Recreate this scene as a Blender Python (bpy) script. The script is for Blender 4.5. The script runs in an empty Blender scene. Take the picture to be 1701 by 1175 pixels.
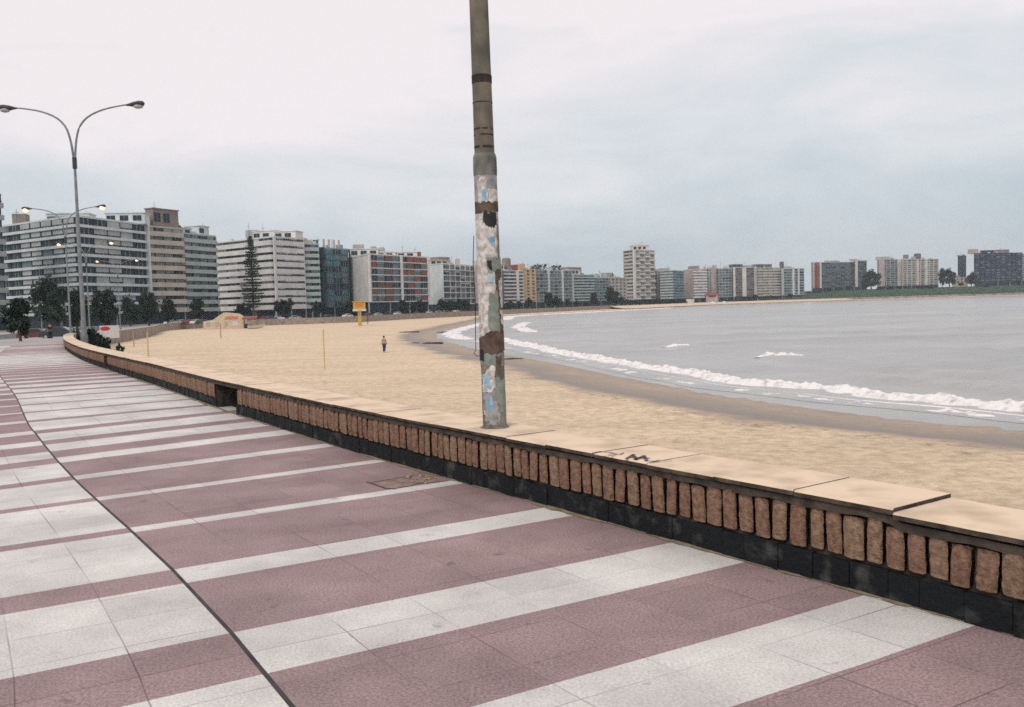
import bpy, bmesh, math, random
import numpy as np
from mathutils import Vector, Matrix, noise as mnoise

# ------------------------------------------------------------------ camera, world, sun, exposure
SC = bpy.context.scene
COL = SC.collection
F, CX, CY, ROLL, PITCH, EYE = 1500.0, 850.5, 587.5, 0.029, math.atan(82 / 1500.0), 1.6
_c, _s, _cp, _sp = math.cos(ROLL), math.sin(ROLL), math.cos(-PITCH), math.sin(-PITCH)

def _tilt(d): return Vector((d[0], d[1] * _cp - d[2] * _sp, d[1] * _sp + d[2] * _cp))
def ray(x, y):
    u, v = x - CX, CY - y
    return _tilt(((u * _c + v * _s) / F, 1.0, (-u * _s + v * _c) / F))
def on(x, y, z=0.0):                       # point of the level plane z seen at a pixel of the photo
    d = ray(x, y); t = (z - EYE) / d.z
    return Vector((d.x * t, d.y * t, z))
def hz(x): return 505.5 - 0.029 * (x - 850)
def far(x, d, y=None):                     # point at distance d in the direction of a pixel
    r = ray(x, hz(x) if y is None else y); t = d / r.y
    return Vector((r.x * t, d, EYE + r.z * t))

cam = bpy.data.cameras.new('camera')
cam.sensor_width = 36; cam.lens = 36 * F / 1701; cam.clip_start = 0.1; cam.clip_end = 12000
cob = bpy.data.objects.new('camera', cam); COL.objects.link(cob)
rt, up, fw = _tilt((_c, 0, -_s)), _tilt((_s, 0, _c)), _tilt((0, 1, 0))
cob.matrix_world = Matrix(((rt.x, up.x, -fw.x, 0), (rt.y, up.y, -fw.y, 0), (rt.z, up.z, -fw.z, EYE), (0, 0, 0, 1)))
SC.camera = cob

SUN_EL, SUN_AZ = math.radians(46), math.radians(-158)     # azimuth from +Y towards +X
W = bpy.data.worlds.new('World'); SC.world = W; W.use_nodes = True
def build_world():
    nt = W.node_tree; N = nt.nodes; L = nt.links; N.clear()
    out = N.new('ShaderNodeOutputWorld')
    sky = N.new('ShaderNodeTexSky'); sky.sky_type = 'NISHITA'; sky.sun_disc = False
    sky.sun_elevation = SUN_EL; sky.sun_rotation = SUN_AZ
    b1 = N.new('ShaderNodeBackground'); L.new(sky.outputs[0], b1.inputs[0]); b1.inputs[1].default_value = 0.07
    tc = N.new('ShaderNodeTexCoord')
    mp = N.new('ShaderNodeMapping'); mp.inputs['Scale'].default_value = (1.0, 1.0, 3.2); L.new(tc.outputs['Generated'], mp.inputs[0])
    n1 = N.new('ShaderNodeTexNoise'); n1.inputs['Scale'].default_value = 3.6; n1.inputs['Detail'].default_value = 7; n1.inputs['Roughness'].default_value = 0.55
    n1.inputs['Distortion'].default_value = 0.5
    L.new(mp.outputs[0], n1.inputs['Vector'])
    # broad brightness of the overcast: brighter high up and to the left
    sep = N.new('ShaderNodeSeparateXYZ'); L.new(tc.outputs['Generated'], sep.inputs[0])
    def math_(op, a, b=None, clamp=False):
        m = N.new('ShaderNodeMath'); m.operation = op; m.use_clamp = clamp
        for i, v in enumerate((a, b)):
            if v is None: continue
            if isinstance(v, (int, float)): m.inputs[i].default_value = v
            else: L.new(v, m.inputs[i])
        return m.outputs[0]
    zt = math_('MULTIPLY', sep.outputs[2], 3.9)
    xt = math_('MULTIPLY', sep.outputs[0], -0.38)
    nn = math_('MULTIPLY', math_('SUBTRACT', n1.outputs['Fac'], 0.5), 1.6)
    f = math_('ADD', math_('ADD', zt, xt), math_('ADD', nn, -0.03), True)
    cr = N.new('ShaderNodeValToRGB'); L.new(f, cr.inputs[0])
    e = cr.color_ramp.elements
    e[0].position = 0.0; e[0].color = (0.46, 0.525, 0.575, 1)
    e[1].position = 1.0; e[1].color = (0.83, 0.775, 0.785, 1)
    m = e.new(0.45); m.color = (0.60, 0.645, 0.675, 1)
    b2 = N.new('ShaderNodeBackground'); L.new(cr.outputs[0], b2.inputs[0]); b2.inputs[1].default_value = 1.0
    mx = N.new('ShaderNodeMixShader'); mx.inputs[0].default_value = 0.9
    L.new(b1.outputs[0], mx.inputs[1]); L.new(b2.outputs[0], mx.inputs[2]); L.new(mx.outputs[0], out.inputs[0])
build_world()
sl = bpy.data.lights.new('sun', 'SUN'); sl.energy = 1.3; sl.angle = math.radians(25); sl.color = (1.0, 0.95, 0.88)
so = bpy.data.objects.new('sun', sl); COL.objects.link(so)
sd = Vector((math.sin(SUN_AZ) * math.cos(SUN_EL), math.cos(SUN_AZ) * math.cos(SUN_EL), math.sin(SUN_EL)))
so.rotation_euler = (-sd).to_track_quat('-Z', 'Y').to_euler(); so.location = (0, 0, 60)
SC.view_settings.view_transform = 'Standard'; SC.view_settings.look = 'None'
SC.view_settings.gamma = 1; SC.view_settings.exposure = 0.25
SC.render.engine = 'CYCLES'
SC.cycles.pixel_filter_type = 'BLACKMAN_HARRIS'; SC.cycles.filter_width = 1.6; SC.cycles.use_denoising = False; SC.cycles.use_adaptive_sampling = False
SC.cycles.sample_clamp_indirect = 2.0; SC.cycles.sample_clamp_direct = 6.0; SC.cycles.max_bounces = 5; SC.cycles.diffuse_bounces = 3; SC.cycles.glossy_bounces = 2

# ------------------------------------------------------------------ helpers
class MB:
    def __init__(s): s.v = []; s.f = []; s.m = []; s.uv = []; s.sm = False
    def quad(s, a, b, c, d, m=0, uv=None):
        i = len(s.v); s.v += [tuple(a), tuple(b), tuple(c), tuple(d)]; s.f.append((i, i + 1, i + 2, i + 3)); s.m.append(m)
        s.uv += list(uv) if uv else [(0, 0)] * 4
    def face(s, pts, m=0):
        i = len(s.v); s.v += [tuple(p) for p in pts]; s.f.append(tuple(range(i, i + len(pts)))); s.m.append(m); s.uv += [(0, 0)] * len(pts)
    def box(s, x0, x1, y0, y1, z0, z1, m=0):
        p = [(x, y, z) for z in (z0, z1) for y in (y0, y1) for x in (x0, x1)]
        i = len(s.v); s.v += p
        for q in ((0, 2, 3, 1), (4, 5, 7, 6), (0, 1, 5, 4), (2, 6, 7, 3), (0, 4, 6, 2), (1, 3, 7, 5)):
            s.f.append(tuple(i + k for k in q)); s.m.append(m); s.uv += [(0, 0)] * 4
    def obox(s, o, t, n, x0, x1, y0, y1, z0, z1, m=0):          # box in a frame: along t, outward n
        i = len(s.v)
        for z in (z0, z1):
            for y in (y0, y1):
                for x in (x0, x1):
                    p = o + t * x + n * y; s.v.append((p.x, p.y, o.z + z))
        for q in ((0, 1, 3, 2), (4, 6, 7, 5), (0, 4, 5, 1), (2, 3, 7, 6), (0, 2, 6, 4), (1, 5, 7, 3)):
            s.f.append(tuple(i + k for k in q)); s.m.append(m); s.uv += [(0, 0)] * 4
    def tube(s, pts, rad, n=8, m=0, caps=True):
        pts = [Vector(p) for p in pts]
        if not hasattr(rad, '__len__'): rad = [rad] * len(pts)
        i0 = len(s.v); ref = Vector((0.31, 0.17, 0.93)).normalized()
        for k, p in enumerate(pts):
            d = (pts[min(k + 1, len(pts) - 1)] - pts[max(k - 1, 0)]).normalized()
            r = ref if abs(d.dot(ref)) < 0.97 else Vector((1, 0, 0))
            a = d.cross(r).normalized(); b = d.cross(a)
            for j in range(n):
                t = 2 * math.pi * j / n
                s.v.append(tuple(p + (a * math.cos(t) + b * math.sin(t)) * rad[k]))
        for k in range(len(pts) - 1):
            for j in range(n):
                j2 = (j + 1) % n
                s.f.append((i0 + k * n + j, i0 + k * n + j2, i0 + (k + 1) * n + j2, i0 + (k + 1) * n + j)); s.m.append(m); s.uv += [(0, 0)] * 4
        if caps:
            s.f.append(tuple(i0 + j for j in range(n))); s.m.append(m); s.uv += [(0, 0)] * n
            b = i0 + (len(pts) - 1) * n
            s.f.append(tuple(b + j for j in reversed(range(n)))); s.m.append(m); s.uv += [(0, 0)] * n
    def ell(s, c, r, n=10, k=6, m=0):
        i0 = len(s.v); c = Vector(c)
        for a in range(k + 1):
            ph = math.pi * a / k
            for j in range(n):
                t = 2 * math.pi * j / n
                s.v.append((c.x + r[0] * math.sin(ph) * math.cos(t), c.y + r[1] * math.sin(ph) * math.sin(t), c.z + r[2] * math.cos(ph)))
        for a in range(k):
            for j in range(n):
                j2 = (j + 1) % n
                s.f.append((i0 + a * n + j, i0 + (a + 1) * n + j, i0 + (a + 1) * n + j2, i0 + a * n + j2)); s.m.append(m); s.uv += [(0, 0)] * 4
    def prism(s, poly, z0, z1, m=0):
        n = len(poly); i = len(s.v)
        s.v += [(p[0], p[1], z0) for p in poly] + [(p[0], p[1], z1) for p in poly]
        for k in range(n):
            k2 = (k + 1) % n; s.f.append((i + k, i + k2, i + n + k2, i + n + k)); s.m.append(m); s.uv += [(0, 0)] * 4
        s.f.append(tuple(i + n + k for k in range(n))); s.m.append(m); s.uv += [(0, 0)] * n
        s.f.append(tuple(i + k for k in reversed(range(n)))); s.m.append(m); s.uv += [(0, 0)] * n
    def mesh(s, name, mats, smooth=False):
        me = bpy.data.meshes.new(name); me.from_pydata(s.v, [], s.f)
        for mt in (mats if isinstance(mats, (list, tuple)) else [mats]): me.materials.append(mt)
        me.polygons.foreach_set('material_index', s.m)
        ul = me.uv_layers.new(name='uv'); flat = np.array(s.uv, dtype=np.float32).ravel()
        if len(flat) == 2 * len(me.loops): ul.data.foreach_set('uv', flat)
        if smooth: me.polygons.foreach_set('use_smooth', [True] * len(me.polygons))
        me.update(); return me
    def obj(s, name, mats, parent=None, smooth=False, loc=None):
        return link(name, s.mesh(name, mats, smooth), parent, loc)

def link(name, me, parent=None, loc=None):
    o = bpy.data.objects.new(name, me); COL.objects.link(o)
    if parent is not None: o.parent = parent
    if loc is not None: o.location = loc
    return o
def tag(o, label, cat, group=None):
    o['label'] = label; o['category'] = cat
    if group: o['group'] = group
    return o
def thing(name, label, cat, loc, rz=0.0, group=None):
    o = bpy.data.objects.new(name, None); COL.objects.link(o); o.empty_display_size = 0.3
    o.location = loc; o.rotation_euler = (0, 0, rz)
    return tag(o, label, cat, group)
def struct(o, kind='structure'): o['kind'] = kind; return o

MATS = {}
def mat(name, c1, c2=None, rough=0.8, scale=2.0, bump=0.0, bscale=None, spec=0.3, detail=4, lo=0.35, hi=0.65, coord='obj', stretch=(1, 1, 1), metal=0.0, bdist=0.02):
    if name in MATS: return MATS[name]
    m = bpy.data.materials.new(name); m.use_nodes = True; nt = m.node_tree; N = nt.nodes; L = nt.links
    b = N['Principled BSDF']; b.inputs['Roughness'].default_value = rough; b.inputs['Specular IOR Level'].default_value = spec; b.inputs['Metallic'].default_value = metal
    if c2 is None: c2 = tuple(x * 0.8 for x in c1)
    if coord == 'obj': src = N.new('ShaderNodeTexCoord').outputs['Object']
    else: src = N.new('ShaderNodeNewGeometry').outputs['Position']
    mp = N.new('ShaderNodeMapping'); mp.inputs['Scale'].default_value = stretch; L.new(src, mp.inputs[0])
    t = N.new('ShaderNodeTexNoise'); t.inputs['Scale'].default_value = scale; t.inputs['Detail'].default_value = detail; L.new(mp.outputs[0], t.inputs['Vector'])
    r = N.new('ShaderNodeValToRGB'); L.new(t.outputs['Fac'], r.inputs[0])
    r.color_ramp.elements[0].position = lo; r.color_ramp.elements[0].color = (*c1, 1)
    r.color_ramp.elements[1].position = hi; r.color_ramp.elements[1].color = (*c2, 1)
    L.new(r.outputs[0], b.inputs['Base Color'])
    if bump:
        t2 = N.new('ShaderNodeTexNoise'); t2.inputs['Scale'].default_value = bscale or scale * 3; t2.inputs['Detail'].default_value = 5; L.new(mp.outputs[0], t2.inputs['Vector'])
        bp = N.new('ShaderNodeBump'); bp.inputs['Strength'].default_value = bump; bp.inputs['Distance'].default_value = bdist
        L.new(t2.outputs['Fac'], bp.inputs['Height']); L.new(bp.outputs[0], b.inputs['Normal'])
    m['ramp'] = r.name
    MATS[name] = m; return m
def emit(name, c, s):
    m = bpy.data.materials.new(name); m.use_nodes = True; b = m.node_tree.nodes['Principled BSDF']
    b.inputs['Base Color'].default_value = (*c, 1); b.inputs['Emission Color'].default_value = (*c, 1); b.inputs['Emission Strength'].default_value = s
    return m

def tile_mat(name, c1, c2, joint, jfac):
    """speckled terrazzo paving slabs; slab joints from the metre-scaled uv"""
    m = bpy.data.materials.new(name); m.use_nodes = True; nt = m.node_tree; N = nt.nodes; L = nt.links
    b = N['Principled BSDF']; b.inputs['Roughness'].default_value = 0.75; b.inputs['Specular IOR Level'].default_value = 0.25
    uv = N.new('ShaderNodeUVMap'); uv.uv_map = 'uv'
    geo = N.new('ShaderNodeNewGeometry')
    n1 = N.new('ShaderNodeTexNoise'); n1.inputs['Scale'].default_value = 70; n1.inputs['Detail'].default_value = 3; n1.inputs['Roughness'].default_value = 0.8; L.new(geo.outputs['Position'], n1.inputs['Vector'])
    n2 = N.new('ShaderNodeTexNoise'); n2.inputs['Scale'].default_value = 1.1; n2.inputs['Detail'].default_value = 7; n2.inputs['Roughness'].default_value = 0.65; L.new(geo.outputs['Position'], n2.inputs['Vector'])
    r = N.new('ShaderNodeValToRGB'); L.new(n1.outputs['Fac'], r.inputs[0])
    r.color_ramp.elements[0].position = 0.36; r.color_ramp.elements[0].color = (*c2, 1)
    r.color_ramp.elements[1].position = 0.62; r.color_ramp.elements[1].color = (*c1, 1)
    mr = N.new('ShaderNodeMapRange'); mr.inputs['From Min'].default_value = 0.3; mr.inputs['From Max'].default_value = 0.7; mr.inputs['To Min'].default_value = 0.70; mr.inputs['To Max'].default_value = 1.12
    L.new(n2.outputs['Fac'], mr.inputs['Value'])
    # slab-to-slab tone
    br = N.new('ShaderNodeTexBrick'); br.inputs['Scale'].default_value = 1.0; br.offset = 0.0; br.squash = 1.0
    br.inputs['Brick Width'].default_value = 0.43; br.inputs['Row Height'].default_value = 0.46
    br.inputs['Mortar Size'].default_value = 0.004; br.inputs['Mortar Smooth'].default_value = 0.3
    br.inputs['Color1'].default_value = (0.92, 0.92, 0.925, 1); br.inputs['Color2'].default_value = (1.05, 1.045, 1.04, 1); br.inputs['Mortar'].default_value = (1, 1, 1, 1)
    L.new(uv.outputs[0], br.inputs['Vector'])
    mul = N.new('ShaderNodeMix'); mul.data_type = 'RGBA'; mul.blend_type = 'MULTIPLY'; mul.inputs[0].default_value = 1.0
    L.new(r.outputs[0], mul.inputs[6]); L.new(br.outputs['Color'], mul.inputs[7])
    mul2 = N.new('ShaderNodeMix'); mul2.data_type = 'RGBA'; mul2.blend_type = 'MULTIPLY'; mul2.inputs[0].default_value = 1.0
    L.new(mul.outputs[2], mul2.inputs[6]); L.new(mr.outputs[0], mul2.inputs[7])
    ng = N.new('ShaderNodeTexNoise'); ng.inputs['Scale'].default_value = 5.5; ng.inputs['Detail'].default_value = 3; L.new(geo.outputs['Position'], ng.inputs['Vector'])
    gr = N.new('ShaderNodeMapRange'); gr.inputs['From Min'].default_value = 0.66; gr.inputs['From Max'].default_value = 0.76; gr.inputs['To Min'].default_value = 1.0; gr.inputs['To Max'].default_value = 0.62
    L.new(ng.outputs['Fac'], gr.inputs['Value'])
    mul3 = N.new('ShaderNodeMix'); mul3.data_type = 'RGBA'; mul3.blend_type = 'MULTIPLY'; mul3.inputs[0].default_value = 1.0
    L.new(mul2.outputs[2], mul3.inputs[6]); L.new(gr.outputs[0], mul3.inputs[7]); mul2 = mul3
    n3 = N.new('ShaderNodeTexNoise'); n3.inputs['Scale'].default_value = 0.9; n3.inputs['Detail'].default_value = 2; L.new(geo.outputs['Position'], n3.inputs['Vector'])
    jr = N.new('ShaderNodeMapRange'); jr.inputs['From Min'].default_value = 0.42; jr.inputs['From Max'].default_value = 0.62; jr.inputs['To Min'].default_value = 0.1 * jfac; jr.inputs['To Max'].default_value = jfac
    L.new(n3.outputs['Fac'], jr.inputs['Value'])
    jm = N.new('ShaderNodeMath'); jm.operation = 'MULTIPLY'; L.new(br.outputs['Fac'], jm.inputs[0]); L.new(jr.outputs[0], jm.inputs[1])
    mx = N.new('ShaderNodeMix'); mx.data_type = 'RGBA'; L.new(jm.outputs[0], mx.inputs[0]); L.new(mul2.outputs[2], mx.inputs[6]); mx.inputs[7].default_value = (*joint, 1)
    L.new(mx.outputs[2], b.inputs['Base Color'])
    bp = N.new('ShaderNodeBump'); bp.inputs['Strength'].default_value = 0.25; bp.inputs['Distance'].default_value = 0.004
    L.new(n1.outputs['Fac'], bp.inputs['Height']); L.new(bp.outputs[0], b.inputs['Normal'])
    return m

# ------------------------------------------------------------------ curves of the bay
def smooth(pts, step):
    """Catmull-Rom resample at about equal steps"""
    P = [Vector((p[0], p[1], 0)) for p in pts]; P = [P[0] * 2 - P[1]] + P + [P[-1] * 2 - P[-2]]
    fine = []
    for i in range(1, len(P) - 2):
        p0, p1, p2, p3 = P[i - 1:i + 3]; n = max(2, int((p2 - p1).length / (step * 0.25)))
        for k in range(n):
            t = k / n
            fine.append(0.5 * ((2 * p1) + (p2 - p0) * t + (2 * p0 - 5 * p1 + 4 * p2 - p3) * t * t + (3 * p1 - p0 - 3 * p2 + p3) * t ** 3))
    fine.append(P[-2])
    out = [fine[0]]; acc = 0.0
    for a, b in zip(fine, fine[1:]):
        acc += (b - a).length
        if acc >= step: out.append(b); acc = 0.0
    return out
class Curve:
    def __init__(s, pts, step):
        s.p = smooth(pts, step); s.s = [0.0]
        for a, b in zip(s.p, s.p[1:]): s.s.append(s.s[-1] + (b - a).length)
        s.sa = np.array(s.s); s.xy = np.array([(p.x, p.y) for p in s.p]); s.L = s.s[-1]
    def at(s, d):
        return Vector((float(np.interp(d, s.sa, s.xy[:, 0])), float(np.interp(d, s.sa, s.xy[:, 1])), 0))
    def tan(s, d): return (s.at(min(d + 0.4, s.L)) - s.at(max(d - 0.4, 0))).normalized()
    def nrm(s, d): t = s.tan(d); return Vector((-t.y, t.x, 0))            # left of travel = landward
    def off(s, d, o): return s.at(d) + s.nrm(d) * o
    def near(s, p):
        q = np.array([p[0], p[1]]); a, b = s.xy[:-1], s.xy[1:]; d = b - a; L2 = (d ** 2).sum(1)
        t = np.clip(((q - a) * d).sum(1) / L2, 0, 1); e = ((a + d * t[:, None] - q) ** 2).sum(1); i = int(e.argmin())
        return float(s.sa[i] + t[i] * math.sqrt(L2[i]))

NEARPTS = [(9.2, -5.6), (6.2, -1.4), (4.5, 0.95), (3.2, 2.75), (2.31, 4.06), (1.85, 4.74), (1.25, 5.60), (.33, 6.93), (-.53, 8.18), (-1.35, 9.38), (-2.15, 10.6), (-4.1, 13.7),
           (-5.1, 15.3), (-8.24, 20.6), (-12.16, 27.0), (-16.3, 34.0), (-21.9, 44.3), (-26.85, 54.2)]
WALL = Curve(NEARPTS + [(-31, 63), (-38, 79), (-46.5, 98), (-56, 121), (-64, 143), (-69, 163), (-78, 196), (-92, 238), (-94, 268), (-76, 287), (-52, 301), (-36, 353), (-4, 424), (53, 530),
                        (150, 700), (262, 775), (430, 800), (720, 790), (1300, 720)], 0.25)
S_END = WALL.near((-26.85, 54.2))
S_FARWALL = WALL.near((60, 543))
SHORE = [(80, -70), (47, -6), (28, 20), (18.8, 33.1), (15.8, 36.8), (13, 43.3), (9.1, 54.9), (2.7, 81.3), (-4.15, 106), (-10, 135), (-12.8, 155), (-14, 178), (-12.6, 215), (-8.5, 290), (-1.2, 386),
         (46.8, 473), (157, 672), (274, 752), (435, 775), (720, 765), (1300, 690)]
SHC = Curve(SHORE, 1.5)
def shore_dist(X, Y):                      # signed distance to the waterline, positive on land
    P = SHC.xy; out = np.empty(X.shape)
    flat = np.stack([X.ravel(), Y.ravel()], 1); res = np.empty(len(flat))
    T = np.gradient(P, axis=0)
    for i in range(0, len(flat), 2000):
        d = flat[i:i + 2000, None, :] - P[None]; q = (d ** 2).sum(2); k = q.argmin(1)
        dd = flat[i:i + 2000] - P[k]; cr = T[k, 0] * dd[:, 1] - T[k, 1] * dd[:, 0]
        res[i:i + 2000] = np.sqrt(q[np.arange(len(k)), k]) * np.sign(cr)
    return res.reshape(X.shape)
def gzs(s): return float(np.interp(s, [S_END, S_END + 15, S_END + 95], [0, -.1, -1.4]))     # the road dips away from the promenade
def gz(p): return gzs(WALL.near(p))
SEA_Z = -3.6
def sand_z(ds):
    return np.interp(ds, [-60, -20, 0, 6, 20, 45, 90], [-6.0, -4.7, -3.6, -3.28, -3.08, -2.92, -2.85])
def sand_at(x, y): return float(sand_z(shore_dist(np.array([x]), np.array([y])))[0])

# ------------------------------------------------------------------ setting: beach, sea, ground, road, promenade
def fbm(x, y, s, seed=0, oct=3):
    v = 0; a = 1.0
    for k in range(oct):
        v += a * mnoise.noise(Vector((x * s + seed, y * s - seed, seed * 1.7))); s *= 2.1; a *= 0.5
    return v
def polar(r0, r1, nr, a0, a1, na):
    r = np.geomspace(r0, r1, nr); a = np.radians(np.linspace(a0, a1, na))
    R, A = np.meshgrid(r, a, indexing='ij'); return R * np.sin(A), R * np.cos(A)
def grid_mesh(name, X, Y, Z, mats, attr=None):
    nr, na = X.shape
    v = np.stack([X.ravel(), Y.ravel(), Z.ravel()], 1)
    idx = np.arange(nr * na).reshape(nr, na)
    f = np.stack([idx[:-1, :-1].ravel(), idx[:-1, 1:].ravel(), idx[1:, 1:].ravel(), idx[1:, :-1].ravel()], 1)[:, ::-1]
    me = bpy.data.meshes.new(name); me.from_pydata(v.tolist(), [], f.tolist()); me.materials.append(mats)
    me.polygons.foreach_set('use_smooth', [True] * len(me.polygons))
    if attr:
        for k, val in attr.items():
            at = me.attributes.new(k, 'FLOAT', 'POINT'); at.data.foreach_set('value', val.ravel().astype(np.float32))
    me.update(); return link(name, me)

def sand_material():
    m = bpy.data.materials.new('beach_sand'); m.use_nodes = True; nt = m.node_tree; N = nt.nodes; L = nt.links
    b = N['Principled BSDF']; b.inputs['Specular IOR Level'].default_value = 0.2
    geo = N.new('ShaderNodeNewGeometry')
    at = N.new('ShaderNodeAttribute'); at.attribute_name = 'inland'
    n1 = N.new('ShaderNodeTexNoise'); n1.inputs['Scale'].default_value = 0.16; n1.inputs['Detail'].default_value = 5; L.new(geo.outputs['Position'], n1.inputs['Vector'])
    n2 = N.new('ShaderNodeTexNoise'); n2.inputs['Scale'].default_value = 1.9; n2.inputs['Detail'].default_value = 9; n2.inputs['Roughness'].default_value = 0.78; L.new(geo.outputs['Position'], n2.inputs['Vector'])
    mp = N.new('ShaderNodeMapping'); mp.inputs['Scale'].default_value = (0.25, 0.9, 1); mp.inputs['Rotation'].default_value = (0, 0, 0.45); L.new(geo.outputs['Position'], mp.inputs[0])
    n3 = N.new('ShaderNodeTexNoise'); n3.inputs['Scale'].default_value = 0.5; n3.inputs['Detail'].default_value = 4; L.new(mp.outputs[0], n3.inputs['Vector'])
    dry = N.new('ShaderNodeValToRGB'); L.new(n2.outputs['Fac'], dry.inputs[0])
    dry.color_ramp.elements[0].position = 0.36; dry.color_ramp.elements[0].color = (0.46, 0.36, 0.245, 1)
    dry.color_ramp.elements[1].position = 0.58; dry.color_ramp.elements[1].color = (0.71, 0.57, 0.41, 1)
    tr = N.new('ShaderNodeMapRange'); tr.inputs['From Min'].default_value = 0.35; tr.inputs['From Max'].default_value = 0.62; tr.inputs['To Min'].default_value = 0.9; tr.inputs['To Max'].default_value = 1.04
    L.new(n3.outputs['Fac'], tr.inputs['Value'])
    dm = N.new('ShaderNodeMix'); dm.data_type = 'RGBA'; dm.blend_type = 'MULTIPLY'; dm.inputs[0].default_value = 1; L.new(dry.outputs[0], dm.inputs[6]); L.new(tr.outputs[0], dm.inputs[7])
    # wetness by distance from the waterline, with an uneven edge
    jit = N.new('ShaderNodeMath'); jit.operation = 'MULTIPLY_ADD'; L.new(n1.outputs['Fac'], jit.inputs[0]); jit.inputs[1].default_value = -6.0; L.new(at.outputs['Fac'], jit.inputs[2])
    wr = N.new('ShaderNodeValToRGB'); 
    mr = N.new('ShaderNodeMapRange'); mr.inputs['From Min'].default_value = -4; mr.inputs['From Max'].default_value = 8; L.new(jit.outputs[0], mr.inputs['Value']); L.new(mr.outputs[0], wr.inputs[0])
    e = wr.color_ramp.elements
    e[0].position = 0.0; e[0].color = (0.8, 0.8, 0.8, 1); e[1].position = 0.66; e[1].color = (0, 0, 0, 1)
    q = e.new(0.52); q.color = (1, 1, 1, 1)
    q = e.new(0.2); q.color = (0.6, 0.6, 0.6, 1)
    wet = N.new('ShaderNodeMix'); wet.data_type = 'RGBA'; L.new(wr.outputs[0], wet.inputs[0]); L.new(dm.outputs[2], wet.inputs[6]); wet.inputs[7].default_value = (0.175, 0.14, 0.11, 1)
    wk = N.new('ShaderNodeValToRGB'); L.new(mr.outputs[0], wk.inputs[0]); we = wk.color_ramp.elements
    we[0].position = 0.56; we[0].color = (0, 0, 0, 1); we[1].position = 0.86; we[1].color = (0, 0, 0, 1); q = we.new(0.66); q.color = (1, 1, 1, 1); q = we.new(0.72); q.color = (.35, .35, .35, 1)
    n4 = N.new('ShaderNodeTexNoise'); n4.inputs['Scale'].default_value = 2.3; n4.inputs['Detail'].default_value = 8; n4.inputs['Roughness'].default_value = 0.75; L.new(geo.outputs['Position'], n4.inputs['Vector'])
    n4r = N.new('ShaderNodeMapRange'); n4r.inputs['From Min'].default_value = 0.5; n4r.inputs['From Max'].default_value = 0.66; L.new(n4.outputs['Fac'], n4r.inputs['Value'])
    wf = N.new('ShaderNodeMath'); wf.operation = 'MULTIPLY'; L.new(wk.outputs[0], wf.inputs[0]); L.new(n4r.outputs[0], wf.inputs[1])
    wm = N.new('ShaderNodeMix'); wm.data_type = 'RGBA'; L.new(wf.outputs[0], wm.inputs[0]); L.new(wet.outputs[2], wm.inputs[6]); wm.inputs[7].default_value = (0.16, 0.115, 0.075, 1)
    L.new(wm.outputs[2], b.inputs['Base Color'])
    rr = N.new('ShaderNodeMapRange'); rr.inputs['To Min'].default_value = 0.9; rr.inputs['To Max'].default_value = 0.38; L.new(wr.outputs[0], rr.inputs['Value']); L.new(rr.outputs[0], b.inputs['Roughness'])
    vo = N.new('ShaderNodeTexVoronoi'); vo.inputs['Scale'].default_value = 1.7; vo.feature = 'SMOOTH_F1'; L.new(geo.outputs['Position'], vo.inputs['Vector'])
    ad = N.new('ShaderNodeMath'); ad.operation = 'ADD'; L.new(n2.outputs['Fac'], ad.inputs[0]); L.new(vo.outputs['Distance'], ad.inputs[1])
    inv = N.new('ShaderNodeMath'); inv.operation = 'SUBTRACT'; inv.inputs[0].default_value = 1.0; L.new(wr.outputs[0], inv.inputs[1])
    st = N.new('ShaderNodeMath'); st.operation = 'MULTIPLY'; st.inputs[1].default_value = 0.85; L.new(inv.outputs[0], st.inputs[0])
    bp = N.new('ShaderNodeBump'); bp.inputs['Distance'].default_value = 0.12; L.new(st.outputs[0], bp.inputs['Strength']); L.new(ad.outputs[0], bp.inputs['Height']); L.new(bp.outputs[0], b.inputs['Normal'])
    return m
def beach():
    X, Y = polar(3.0, 1400, 230, -62, 80, 300)
    D = shore_dist(X, Y); Z = sand_z(D)
    nz = np.array([mnoise.noise(Vector((x * 0.55, y * 0.55, 3))) + 0.6 * mnoise.noise(Vector((x * 1.5, y * 1.5, 9))) for x, y in zip(X.ravel(), Y.ravel())]).reshape(X.shape)
    Z = Z + nz * 0.06 * np.clip((D - 6) / 4, 0, 1)
    struct(grid_mesh('beach', X, Y, Z, sand_material(), {'inland': D}))
beach()

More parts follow.
